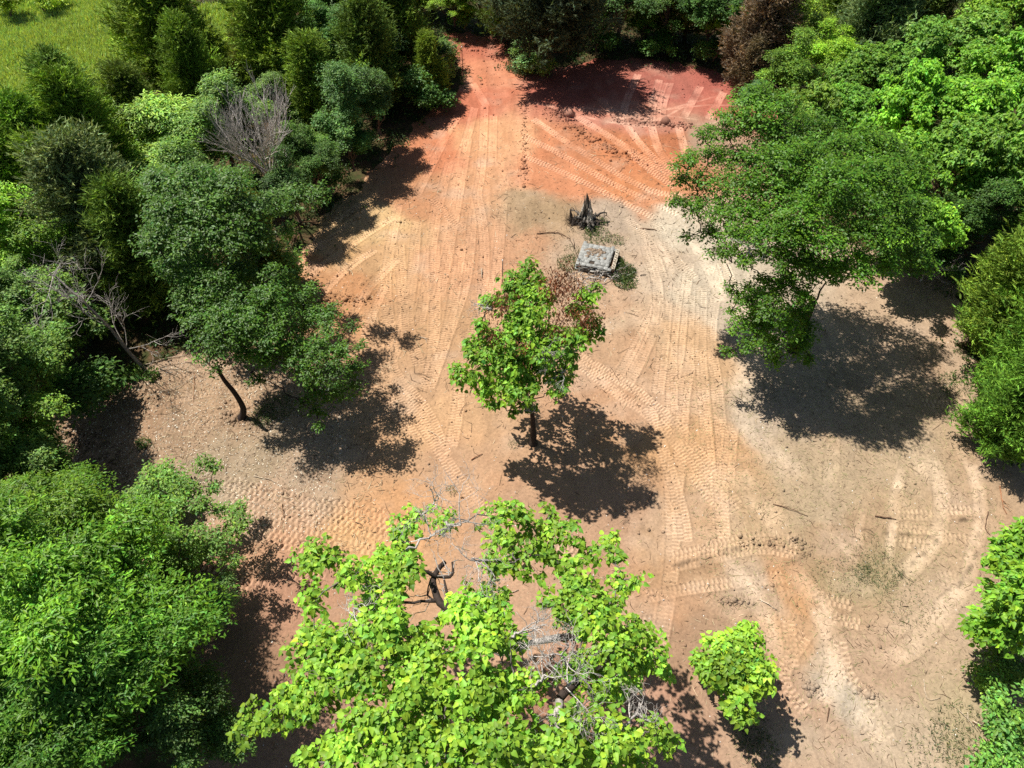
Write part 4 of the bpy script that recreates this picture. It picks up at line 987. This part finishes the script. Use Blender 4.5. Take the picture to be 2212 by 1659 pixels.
# weeds in the clearing
wd = MB()
def weeds(u, v, r, n_, tint, L=.16, kind='needle', h=.15):
    c = W(u, v); a = rng.random(n_) * 6.283; q = r * np.sqrt(rng.random(n_))
    x = c[0] + q * np.cos(a); y = c[1] + q * np.sin(a)
    P = np.stack([x, y, gzv(x, y) + rng.random(n_) * h], 1)
    D = rng.normal(0, .7, P.shape) + np.array([0, 0, .6]); N = rng.normal(0, .5, P.shape) + np.array([0, 0, 1])
    put_leaves(wd, P, D, N, L * rng.uniform(.6, 1.3, n_), kind, tints(rng, n_, tint, .25))
GW = (.075, .12, .03)
for u, v, r, n_, k_ in [(1290,510,.9,500,.15),(1330,520,.6,200,.15),(1345,590,.8,700,.22),(1330,570,.5,400,.2),(1230,570,.8,500,.15),(1350,610,.7,400,.2),(1300,480,.4,150,.15),(1280,500,.5,250,.15),(1235,540,.5,150,.1),
                        (1880,1210,1.3,420,.09),(1900,1230,.9,400,.1),(1870,1240,.5,260,.1),(1800,1250,1.0,250,.09),(1950,1300,1.2,350,.09),(2090,1600,1.3,700,.12),(2050,1650,1.5,500,.12),(640,870,.9,200,.1),
                        (570,900,.7,400,.14),(600,880,.9,500,.14),(310,960,.35,160,.2),(1620,1580,.7,300,.14),(1640,1620,.7,300,.12),(1110,960,.3,80,.1),(975,1060,.3,80,.1),(2060,830,.8,300,.14),(2080,760,.6,200,.14),(2060,600,.7,300,.22)]:
    weeds(u, v, r, n_, GW if v < 1000 or u < 1500 else (.10, .125, .05), k_)
for u, v, r, n_, tt in [(240,830,.8,500,(.10,.19,.03)),(290,810,.6,350,(.10,.19,.03)),(215,850,.5,250,(.10,.19,.03)),(330,815,.4,150,(.09,.16,.03)),(200,1020,.5,120,GW),(2137,1655,.2,60,(.12,.25,.03)),(1110,150,.7,350,(.10,.15,.06)),(1130,158,.8,350,(.10,.15,.06)),(300,1130,.9,350,(.09,.16,.06))]:
    weeds(u, v, r, n_, tt, .17, 'oval', .3)
o = obj('weeds', wd.mesh('weeds', LEAF), None, (1, 1, 1), kind='stuff', label='sparse green weeds and grass tufts scattered on the bare soil', category='weeds')
# straw, twigs, chips
lt = MB()
def litter_sc(n_, boxuv, L, wdt, cols, dens=None):
    (x0, x1, y0, y1) = boxuv
    x = rng.uniform(x0, x1, n_); y = rng.uniform(y0, y1, n_)
    ok = inpoly(x, y, clearW)
    if dens is not None: ok &= dens(x, y)
    x = x[ok]; y = y[ok]; m = len(x); a = rng.random(m) * 3.1416
    l = L * np.exp(rng.normal(0, .5, m)) / 2; ww = wdt * rng.uniform(.6, 1.5, m) / 2
    dx = np.cos(a); dy = np.sin(a); z = gzv(x, y) + .012; b_ = rng.normal(0, .25, m) * l
    z2 = z + rng.random(m) * .03
    V = np.stack([np.stack([x - dx * l + dy * ww, y - dy * l - dx * ww, z], 1), np.stack([x - dx * l - dy * ww, y - dy * l + dx * ww, z], 1),
                  np.stack([x - dy * (ww + b_), y + dx * (ww + b_), z2], 1), np.stack([x + dx * l, y + dy * l, z], 1), np.stack([x + dy * (ww - b_), y - dx * (ww - b_), z2], 1)], 1)
    Fq = np.array([(0, 1, 2, 4), ])[None] + (np.arange(m) * 5)[:, None, None]
    c = np.array([cols[i] for i in rng.integers(0, len(cols), m)]) * np.exp(rng.normal(0, .2, m))[:, None]
    V = V.reshape(-1, 3); n_0 = lt.n
    lt.add(V, Fq.reshape(-1, 4), np.repeat(c, 5, 0))
    lt.F.setdefault(3, []).append((np.array([(4, 2, 3)])[None] + (np.arange(m) * 5)[:, None, None]).reshape(-1, 3) + n_0)
straw = [lin((205, 185, 150)) * .75, lin((180, 158, 120)) * .7, lin((120, 95, 72)) * .7, lin((92, 70, 52)) * .7]
litter_sc(26000, (-24, 27, 4, 40), .16, .012, straw, lambda x, y: fbm(x * .35, y * .35, 33, 3) + rng.normal(0, .35, len(x)) > 0)
litter_sc(5000, (-24, -6, 14, 26), .2, .016, straw)
litter_sc(9000, (8, 22, 6, 24), .15, .010, [lin((190, 180, 130)) * .7, lin((160, 160, 105)) * .65, straw[2]])
litter_sc(5200, (-22, -8, 15, 25), .045, .03, [lin((225, 215, 195)) * .8, lin((200, 185, 160)) * .8])
litter_sc(1500, (-20, 26, 5, 40), .04, .025, [lin((230, 225, 215)) * .8])
litter_sc(3000, (-16, 12, 22, 48), .25, .02, [straw[2], straw[3], straw[0]])
litter_sc(500, (-20, 25, 5, 45), .6, .022, [straw[2], straw[3], straw[1]])
obj('dry_litter', lt.mesh('dry_litter', STRAW), None, kind='stuff', label='straw, twigs and wood chips strewn over the soil', category='litter')
# clods
cd = MB()
ico = np.array([(0, 0, 1), (.9, 0, .4), (.28, .85, .4), (-.72, .5, .4), (-.72, -.5, .4), (.28, -.85, .4), (.7, .5, -.4), (-.28, .85, -.4), (-.9, 0, -.4), (-.28, -.85, -.4), (.7, -.5, -.4), (0, 0, -1)])
icf = np.array([(0,1,2),(0,2,3),(0,3,4),(0,4,5),(0,5,1),(1,6,2),(2,7,3),(3,8,4),(4,9,5),(5,10,1),(6,7,2),(7,8,3),(8,9,4),(9,10,5),(10,6,1)])
def clods(P2, size):
    m = len(P2); s_ = size * np.exp(rng.normal(0, .5, m)); z = gzv(P2[:, 0], P2[:, 1])
    V = ico[None] * s_[:, None, None] * np.array([1, 1, .7]) * rng.uniform(.7, 1.3, (m, 12, 1)) + np.stack([P2[:, 0], P2[:, 1], z + s_ * .25], 1)[:, None]
    c = soilv(P2[:, 0], P2[:, 1]) * rng.uniform(.72, 1.0, (m, 1))
    cd.add(V.reshape(-1, 3), (icf[None] + (np.arange(m) * 12)[:, None, None]).reshape(-1, 3), np.repeat(c, 12, 0))
xy = np.stack([rng.uniform(-22, 26, 9000), rng.uniform(5, 60, 9000)], 1)
clods(xy[inpoly(xy[:, 0], xy[:, 1], clearW) & (fbm(xy[:, 0] * .6, xy[:, 1] * .6, 52, 3) > .0)], .028)
def clodline(px, n_, sp, size):
    P = spline([W(u, v)[:2] for u, v in px]); q = P[rng.integers(0, len(P), n_)] + rng.normal(0, sp, (n_, 2)); clods(q, size)
for px, n_, sp, sz in [([(1180,235),(1250,285),(1330,330),(1370,345)],420,.45,.05),([(1200,246),(1220,250)],30,.15,.10),([(1330,262),(1500,272)],260,.3,.05),([(1440,268),(1450,272)],16,.12,.11),([(1133,210),(1133,400)],200,.15,.045),
                       ([(1400,200),(1400,250)],200,.6,.04),([(1560,1300),(1620,1302)],60,.12,.05),([(1600,1175),(1730,1170),(1730,1205)],160,.15,.04),([(1740,1480),(1760,1490)],50,.12,.05),([(1870,1490),(1880,1500)],50,.15,.05),
                       ([(1060,120),(1150,140)],150,.5,.05),([(1000,100),(1090,100)],150,.6,.05),([(700,470),(760,470)],160,.4,.05),([(480,890),(560,920)],160,.3,.04),([(160,950),(250,1070)],500,.7,.06),([(690,650),(790,650)],160,.3,.05),([(1240,700),(1300,690)],80,.5,.04)]:
    clodline(px, n_, sp, sz)
obj('soil_clods', cd.mesh('soil_clods', CLOD), None, kind='stuff', label='crumbly clods of clay lying on the graded soil', category='clods')

# ---------------------------------------------------------------- single sticks
def stick(px, r, tint, label, h=.03, fork=False):
    P = np.array([G(u, v) for u, v in px]); b0 = P[0].copy(); P = P - b0
    Q = spline(P[:, :2], .15); z = np.interp(np.linspace(0, 1, len(Q)), np.linspace(0, 1, len(P)), P[:, 2]) + h + .05 * np.sin(np.linspace(0, 3.1, len(Q)))
    mb = MB(); Q3 = np.column_stack([Q, z]); Q3[1:-1] += rng.normal(0, .012, Q3[1:-1].shape)
    r = r * .75; mb.tube(Q3, np.linspace(r, r * .5, len(Q3)), 6, tint)
    if fork:
        for k_ in (.4, .65):
            i = int(len(Q3) * k_); d = unit(Q3[-1] - Q3[0]); d = unit(d + np.array([-d[1], d[0], .15]) * rng.choice([-.9, .9]))
            limb(mb, rng, Q3[i], Q3[i] + d * .5, r * .6, .004, tint, 4, .3, 4)
    solo('stick', mb.mesh('stick', WOOD, True), label, 'stick', tuple(b0), 0, 'fallen sticks on the soil')
SP, SB = lin((205, 185, 160)) * .8, lin((104, 78, 60))
stick([(1160,505),(1205,505),(1232,516)], .05, SB, 'dark forked log lying left of the dead stump', fork=True)
stick([(1383,494),(1420,497)], .06, SB, 'short black log lying right of the dead stump')
stick([(826,725),(845,720),(862,716)], .03, SP, 'pale stick between the bent tree and the middle tree')
stick([(905,728),(926,733)], .035, SP, 'short pale stick right of the pale curved stick', fork=True)
stick([(1040,580),(1041,600)], .05, SP * .8, 'short thick branch piece above the middle tree')
stick([(420,805),(420,845),(418,870)], .025, lin((150,110,80)), 'thin upright-lying twig left of the bent trunk')
stick([(340,850),(385,840),(425,812)], .03, SP, 'pale curved branch left of the bent tree', fork=True)
stick([(310,790),(370,775),(400,770)], .035, SP, 'pale branch at the edge of the left shade')
stick([(548,1030),(590,1040),(600,1048)], .025, SP, 'pale stick below the shade of the bent tree')
stick([(610,1090),(612,1130),(600,1150)], .025, lin((160,125,95)), 'bent twig on the tread marks in the lower left')
stick([(500,1240),(478,1262)], .035, lin((165,110,80)), 'reddish stick above the little mimosa tree')
stick([(1018,993),(1042,980)], .04, lin((130,85,60)), 'brown stick left of the middle tree trunk')
stick([(925,930),(950,945),(952,960)], .02, SP, 'thin pale twig left of the middle tree shadow')
stick([(1410,1062),(1392,1094)], .03, lin((140,105,80)), 'brown stick below the right end of the middle tree shadow')
stick([(1640,1294),(1678,1318)], .04, SP, 'pale stick on the curved spin marks at lower right')
stick([(1790,1530),(1785,1560)], .035, SB, 'short dark stick on the grey patch at lower right')
stick([(1890,1115),(1936,1122)], .04, SB, 'dark stick lying left of the pale straight rut')
stick([(1670,1088),(1710,1102),(1745,1115)], .03, SB, 'long dark stick right of the main tracks')
stick([(2100,1558),(2115,1566),(2145,1570)], .035, SP, 'pale bent stick near the right edge shrub')
stick([(2088,1540),(2090,1560)], .03, SP, 'short pale stick near the right edge shrub')
stick([(2100,1560),(2140,1590),(2170,1610)], .04, SB, 'dark branch running into the right edge shrub', fork=True)
stick([(2160,1050),(2165,1090),(2175,1110)], .04, lin((150,105,75)), 'brown branch near the right edge above the pale ruts', fork=True)
stick([(2135,1105),(2128,1140),(2140,1155)], .03, SB, 'dark curved stick right of the outer pale rut')
stick([(2060,950),(2120,953),(2160,960)], .03, SP, 'pale stick in front of the lowest edge cedar')
stick([(1994,1468),(2000,1510),(2030,1508)], .02, SP, 'thin pale bent straw stalk at lower right')
stick([(2065,1530),(2110,1580)], .02, SP*.9, 'thin straight stalk at the lower right')
stick([(1090,1285),(1120,1275)], .04, SP, 'pale stick seen through the gap in the biggest tree')
stick([(1270,425),(1272,440),(1262,470)], .02, SB, 'thin twig standing by the dead stump')

# ---------------------------------------------------------------- dead stump
rng = RNG(401)
b0 = G(1268, 482)
t = thing('tree_stump', 'uprooted grey stump with a splintered spire in the middle of the clearing', 'stump', tuple(b0))
bodyM = MB()
def shard(base, tip, wd, tk_, c):
    base = np.asarray(base, float); tip = np.asarray(tip, float); n_ = 7
    a = unit(np.cross(tip - base, [0, 0, 1.]) + np.array([0, 0, .01])); o_ = unit(np.cross(a, tip - base))
    V = []
    for i in range(n_):
        t_ = i / (n_ - 1); p = base + (tip - base) * t_ + rng.normal(0, .03, 3); w_ = wd * (1 - t_) ** .8 * rng.uniform(.75, 1.15) + .015; k_ = tk_ * (1 - t_) + .012
        V += [p - a * w_, p + o_ * k_, p + a * w_, p - o_ * k_ * .7]
    F_ = [(i * 4 + j, i * 4 + (j + 1) % 4, i * 4 + 4 + (j + 1) % 4, i * 4 + 4 + j) for i in range(n_ - 1) for j in range(4)]
    bodyM.add(V, F_, c)
GR, DK = lin((178, 170, 156)), lin((66, 58, 52))
for i in range(16):
    a = i / 16 * 6.283 + rng.normal(0, .1); r = rng.uniform(.35, .6)
    hh = [.55, .7, .5, .9, 1.0, .6, .45, .5, .7, .45, .4, .5, .4, .55, .45, .5][i] * rng.uniform(.85, 1.25)
    shard((1.05 * r * math.cos(a) * 1.3, r * math.sin(a), -.15), (.55 * r * math.cos(a) - .08, .5 * r * math.sin(a) + .05, hh), rng.uniform(.16, .3), .12, GR * rng.uniform(.8, 1.2) if i % 3 else DK)
for q in [((-.1, .05, -.1), (-.12, .22, 2.15), .36, .26, DK * 1.6), ((.06, -.1, -.1), (.06, .12, 1.75), .28, .2, GR * .9), ((-.3, .0, -.1), (-.26, .15, 1.5), .24, .16, GR * 1.15), ((.25, -.3, -.1), (.12, -.05, 1.15), .26, .14, GR * 1.2),
          ((.5, .0, -.1), (.42, .05, .85), .24, .16, GR), ((-1.0, .1, -.1), (-1.08, .2, 1.0), .17, .12, DK * 1.3), ((-.9, -.1, -.1), (-.75, 0, .6), .25, .2, DK), ((.55, -.35, -.15), (.75, -.3, .45), .2, .15, DK), ((.1, -.6, -.1), (.2, -.35, .6), .2, .12, GR * 1.1)]:
    shard(*q)
obj('stump_body', bodyM.mesh('stump_body', WOOD), t)
# splinters
sm = MB()
for k_ in range(16):
    a = rng.random() * 6.28; r = rng.uniform(.05, .5)
    p = np.array([r * math.cos(a) - .15, r * math.sin(a) + .1, .5])
    hh = rng.uniform(.5, 1.6) * (1.2 - r)
    limb(sm, rng, p, p * np.array([.5, .5, 1]) + np.array([-.1, .05, hh]), rng.uniform(.05, .12), .012, lin((120, 112, 100)) * rng.choice([.3, 1.1]), 4, .1, 5)
obj('splinters', sm.mesh('splinters', WOOD), t)
for k_, (a, l, r) in enumerate([(.25,1.6,.11),(-.1,1.3,.09),(-1.1,1.2,.13),(-1.6,1.0,.14),(-2.2,1.1,.12),(3.0,1.5,.13),(2.6,1.6,.08),(2.2,1.2,.09),(.9,.9,.08),(3.5,1.2,.1)]):
    rm = MB()
    d = np.array([math.cos(a), math.sin(a), 0])
    lp = limb(rm, rng, d * .4 + np.array([0, 0, .4]), d * l * .8 + np.array([0, 0, .05 if k_ % 3 else .55]), r, .02, lin((105, 98, 90)) * rng.choice([.35, 1.0]), 6, .3, 7, .1)
    for q in range(3): limb(rm, rng, lp[rng.integers(3, 6)], lp[5] + rng.normal(0, .3, 3) + np.array([0, 0, .15]), r * .35, .006, lin((80, 74, 68)), 4, .4, 5)
    obj('root', rm.mesh('root', WOOD, True), t)
tm = MB()
for q in range(40):
    p = np.array([-1.0, 0, .1]) + rng.normal(0, .25, 3) * np.array([1, 1, .3])
    limb(tm, rng, p, p + rng.normal(0, .4, 3) + np.array([-.05, 0, .45]), .014, .004, lin((74, 64, 54)), 3, .4, 5)
obj('fine_roots', tm.mesh('fine_roots', WOOD), t)

# ---------------------------------------------------------------- block-built well curb and loose blocks
rng = RNG(411)
pc = W(1286, 549, .6)[:2]
ang = math.radians(-17)
b0 = np.array([pc[0], pc[1], gz(*pc)])
t = thing('well_curb', 'grey block-built well curb with a cracked top between stump and middle tree', 'well', tuple(b0), ang, None, (1, 1, .55))
wl = MB(); CG = lin((160, 159, 153)) * .72
bw, bd = 1.95, 2.05
for row in range(4):
    z = .1 + row * .195
    for side in range(4):
        n_b = 5
        for k_ in range(n_b):
            o_ = (k_ + .5 + (.5 if row % 2 else 0)) / n_b
            if o_ > 1: continue
            ln = (bw if side % 2 == 0 else bd); q = -ln / 2 + o_ * ln
            j = rng.normal(0, .012, 3)
            c = [(q, -bd / 2 + .1, z), (bw / 2 - .1, q, z), (q, bd / 2 - .1, z), (-bw / 2 + .1, q, z)][side]
            sz = (.385, .19, .185) if side % 2 == 0 else (.19, .385, .185)
            if row == 3 and side == 0 and k_ in (1, 2): continue
            wl.box(np.array(c) + j, sz, rng.normal(0, .01), CG * rng.uniform(.85, 1.1), .003, rng)
obj('block_wall', wl.mesh('block_wall', CONC), t)
tpm = MB()
# top: rows of small slabs with open joints, the front rows broken
rows = 8
yy = -bd / 2 + .02
for r_ in range(rows):
    dpt = (bd - .04) / rows; k_ = 0; xx = -bw / 2 + .02
    while xx < bw / 2 - .06:
        ww = min(rng.uniform(.22, .42), bw / 2 - .02 - xx)
        if not (r_ in (1,) and rng.random() < .35):
            tpm.box((xx + ww / 2, yy + dpt / 2, .82 + rng.normal(0, .008) - (.06 if r_ == 0 else 0)), (ww - .006, dpt - .005, .09), rng.normal(0, .015), CG * rng.uniform(1.0, 1.25), .003, rng, (rng.normal(0, .01), rng.normal(0, .01)))
        xx += ww
    yy += dpt
obj('cracked_top', tpm.mesh('cracked_top', CONC), t)
bs = MB(); bs.box((0, 0, .72), (bw - .3, bd - .3, .08), 0, lin((70, 60, 50))); obj('inner_slab', bs.mesh('inner_slab', CONC), t)
dirt = MB()
for q in range(45):
    a = rng.random() * 6.28; r = .42 * math.sqrt(rng.random())
    V = ico * rng.uniform(.03, .12) * np.array([1.4, 1.4, .12]) + np.array([-.05 + r * math.cos(a) * 1.3 + rng.normal(0, .15), .3 + r * math.sin(a) + rng.normal(0, .12), .868])
    dirt.add(V, icf, lin((168, 145, 122)) * .6)
obj('soil_patch', dirt.mesh('soil_patch', CLOD), t, label='thin patch of brown soil on the cracked top')
def cblock(loc, rot, label, tilt):
    mb = MB(); L_, Wd, Hh, th_ = .395, .195, .195, .032; c = lin((226, 212, 190)) * .8
    mb.box((0, Wd / 2 - th_ / 2, 0), (L_, th_, Hh), 0, c); mb.box((0, -Wd / 2 + th_ / 2, 0), (L_, th_, Hh), 0, c)
    for x_ in (-L_ / 2 + th_ / 2, 0, L_ / 2 - th_ / 2): mb.box((x_, 0, 0), (th_ - .002, Wd - 2 * th_ - .001, Hh - .003), 0, c)
    o = solo('concrete_block', mb.mesh('concrete_block', CONC), label, 'block', tuple(loc), 0, 'pale hollow blocks beside the well curb')
    o.rotation_euler = (tilt, 0, rot); return o
names = ['pale hollow block nearest the stump in the row beside the well curb', 'second pale hollow block from the stump in the row', 'third pale hollow block from the stump in the row', 'pale hollow block farthest from the stump in the row']
for k_ in range(4):
    lx = bw / 2 + .22 + .02 * k_; ly = .75 - k_ * .44 + (.0 if k_ < 3 else -.04)
    X_ = b0[0] + lx * math.cos(ang) - ly * math.sin(ang); Y_ = b0[1] + lx * math.sin(ang) + ly * math.cos(ang)
    cblock((X_, Y_, b0[2] + .40), ang + math.pi / 2 + rng.normal(0, .03), names[k_], rng.normal(0, .05))
pl = MB()
for k_ in range(4):   # the leaning plank the hollow blocks lie on
    pass
lx = bw / 2 + .22
X_ = b0[0] + lx * math.cos(ang) - .09 * math.sin(ang); Y_ = b0[1] + lx * math.sin(ang) + .09 * math.cos(ang)
pl.box((0, 0, .12), (.24, 1.9, .32), 0, lin((120, 84, 60)) * .7, .01, rng)
solo('earth_ledge', pl.mesh('earth_ledge', CLOD), 'brown earth ledge under the row of pale hollow blocks', 'earth', (X_, Y_, b0[2]), ang)
pb = MB(); pb.box((0, 0, .1), (.30, .16, .14), .3, lin((225, 205, 165)) * .8, .012, rng)
solo('broken_block', pb.mesh('broken_block', CONC), 'broken cream block piece at the front corner of the well curb', 'block', tuple(G(1322, 592)), .4)
br = MB(); dkc = [lin((150, 142, 134)), lin((70, 60, 54)), lin((190, 182, 172))]
for q in range(60):
    p = np.array([rng.normal(0, .8), rng.normal(0, .35), rng.uniform(.02, .35)]); a = rng.normal(.3, .6); l = rng.uniform(.4, 1.3)
    limb(br, rng, p, p + np.array([math.cos(a) * l, math.sin(a) * l, rng.normal(.05, .2)]), rng.uniform(.012, .04), .006, dkc[rng.integers(3)], 4, .3, 6)
solo('branch_pile', br.mesh('branch_pile', WOOD, True), 'heap of dead grey branches in front of the well curb', 'branches', tuple(G(1290, 600)))
sp_ = MB()
for l_ in [((0, 0, 0), (-.35, .1, 1.1)), ((0, 0, 0), (-.15, .1, .8)), ((-.35, .1, 1.1), (-.8, .2, 2.1)), ((-.35, .1, 1.1), (-.5, .1, 1.9)), ((-.2, .05, .6), (-.1, 0, 1.3))]:
    limb(sp_, rng, l_[0], l_[1], .022, .008, lin((90, 76, 66)), 4, .15, 6)
solo('dead_sapling', sp_.mesh('dead_sapling', WOOD), 'thin bare dead sapling leaning at the left of the well curb', 'dead sapling', tuple(G(1252, 572)))

# ---------------------------------------------------------------- posts
def tpost(u, v, h, label, body, tip):
    t_ = thing('fence_post', label, 'post', tuple(G(u, v)))
    a = MB(); a.box((0, 0, h / 2 - .1), (.05, .012, h), 0, body); a.box((0, .02, h / 2 - .1), (.012, .035, h - .004), 0, body)
    for z in np.arange(.2, h - .2, .12): a.box((0, -.012, z), (.03, .014, .02), 0, body)
    obj('shaft', a.mesh('post_shaft', METAL), t_)
    c = MB(); c.box((0, .012, h - .02), (.062, .06, .16), 0, tip); obj('tip', c.mesh('post_tip', METAL), t_)
tpost(1000, 152, 1.9, 'thin rusty metal post with white top on the left of the dirt road', lin((120, 60, 40)), lin((230, 225, 215)))
tpost(1086, 612, 1.7, 'thin metal post with white top just behind the middle tree', lin((110, 100, 92)), lin((225, 222, 215)))
wp = MB(); wp.tube([(0, 0, -.1), (.01, 0, .7), (0, .01, 1.45)], [.10, .095, .085], 10, lin((84, 74, 62)))
t_ = thing('wooden_post', 'old wooden post topped with leaves on the right of the dirt road', 'post', tuple(G(1112, 151)))
obj('shaft', wp.mesh('wooden_post', WOOD, True), t_)
vt = MB(); clump(vt, rng, (0, 0, 1.5), (.4, .35, .3), 45, 7, .15, 'oval', GREEN, spread=.08); obj('vine', vt.mesh('vine', LEAF), t_, (1.2, 1.2, 1.2))
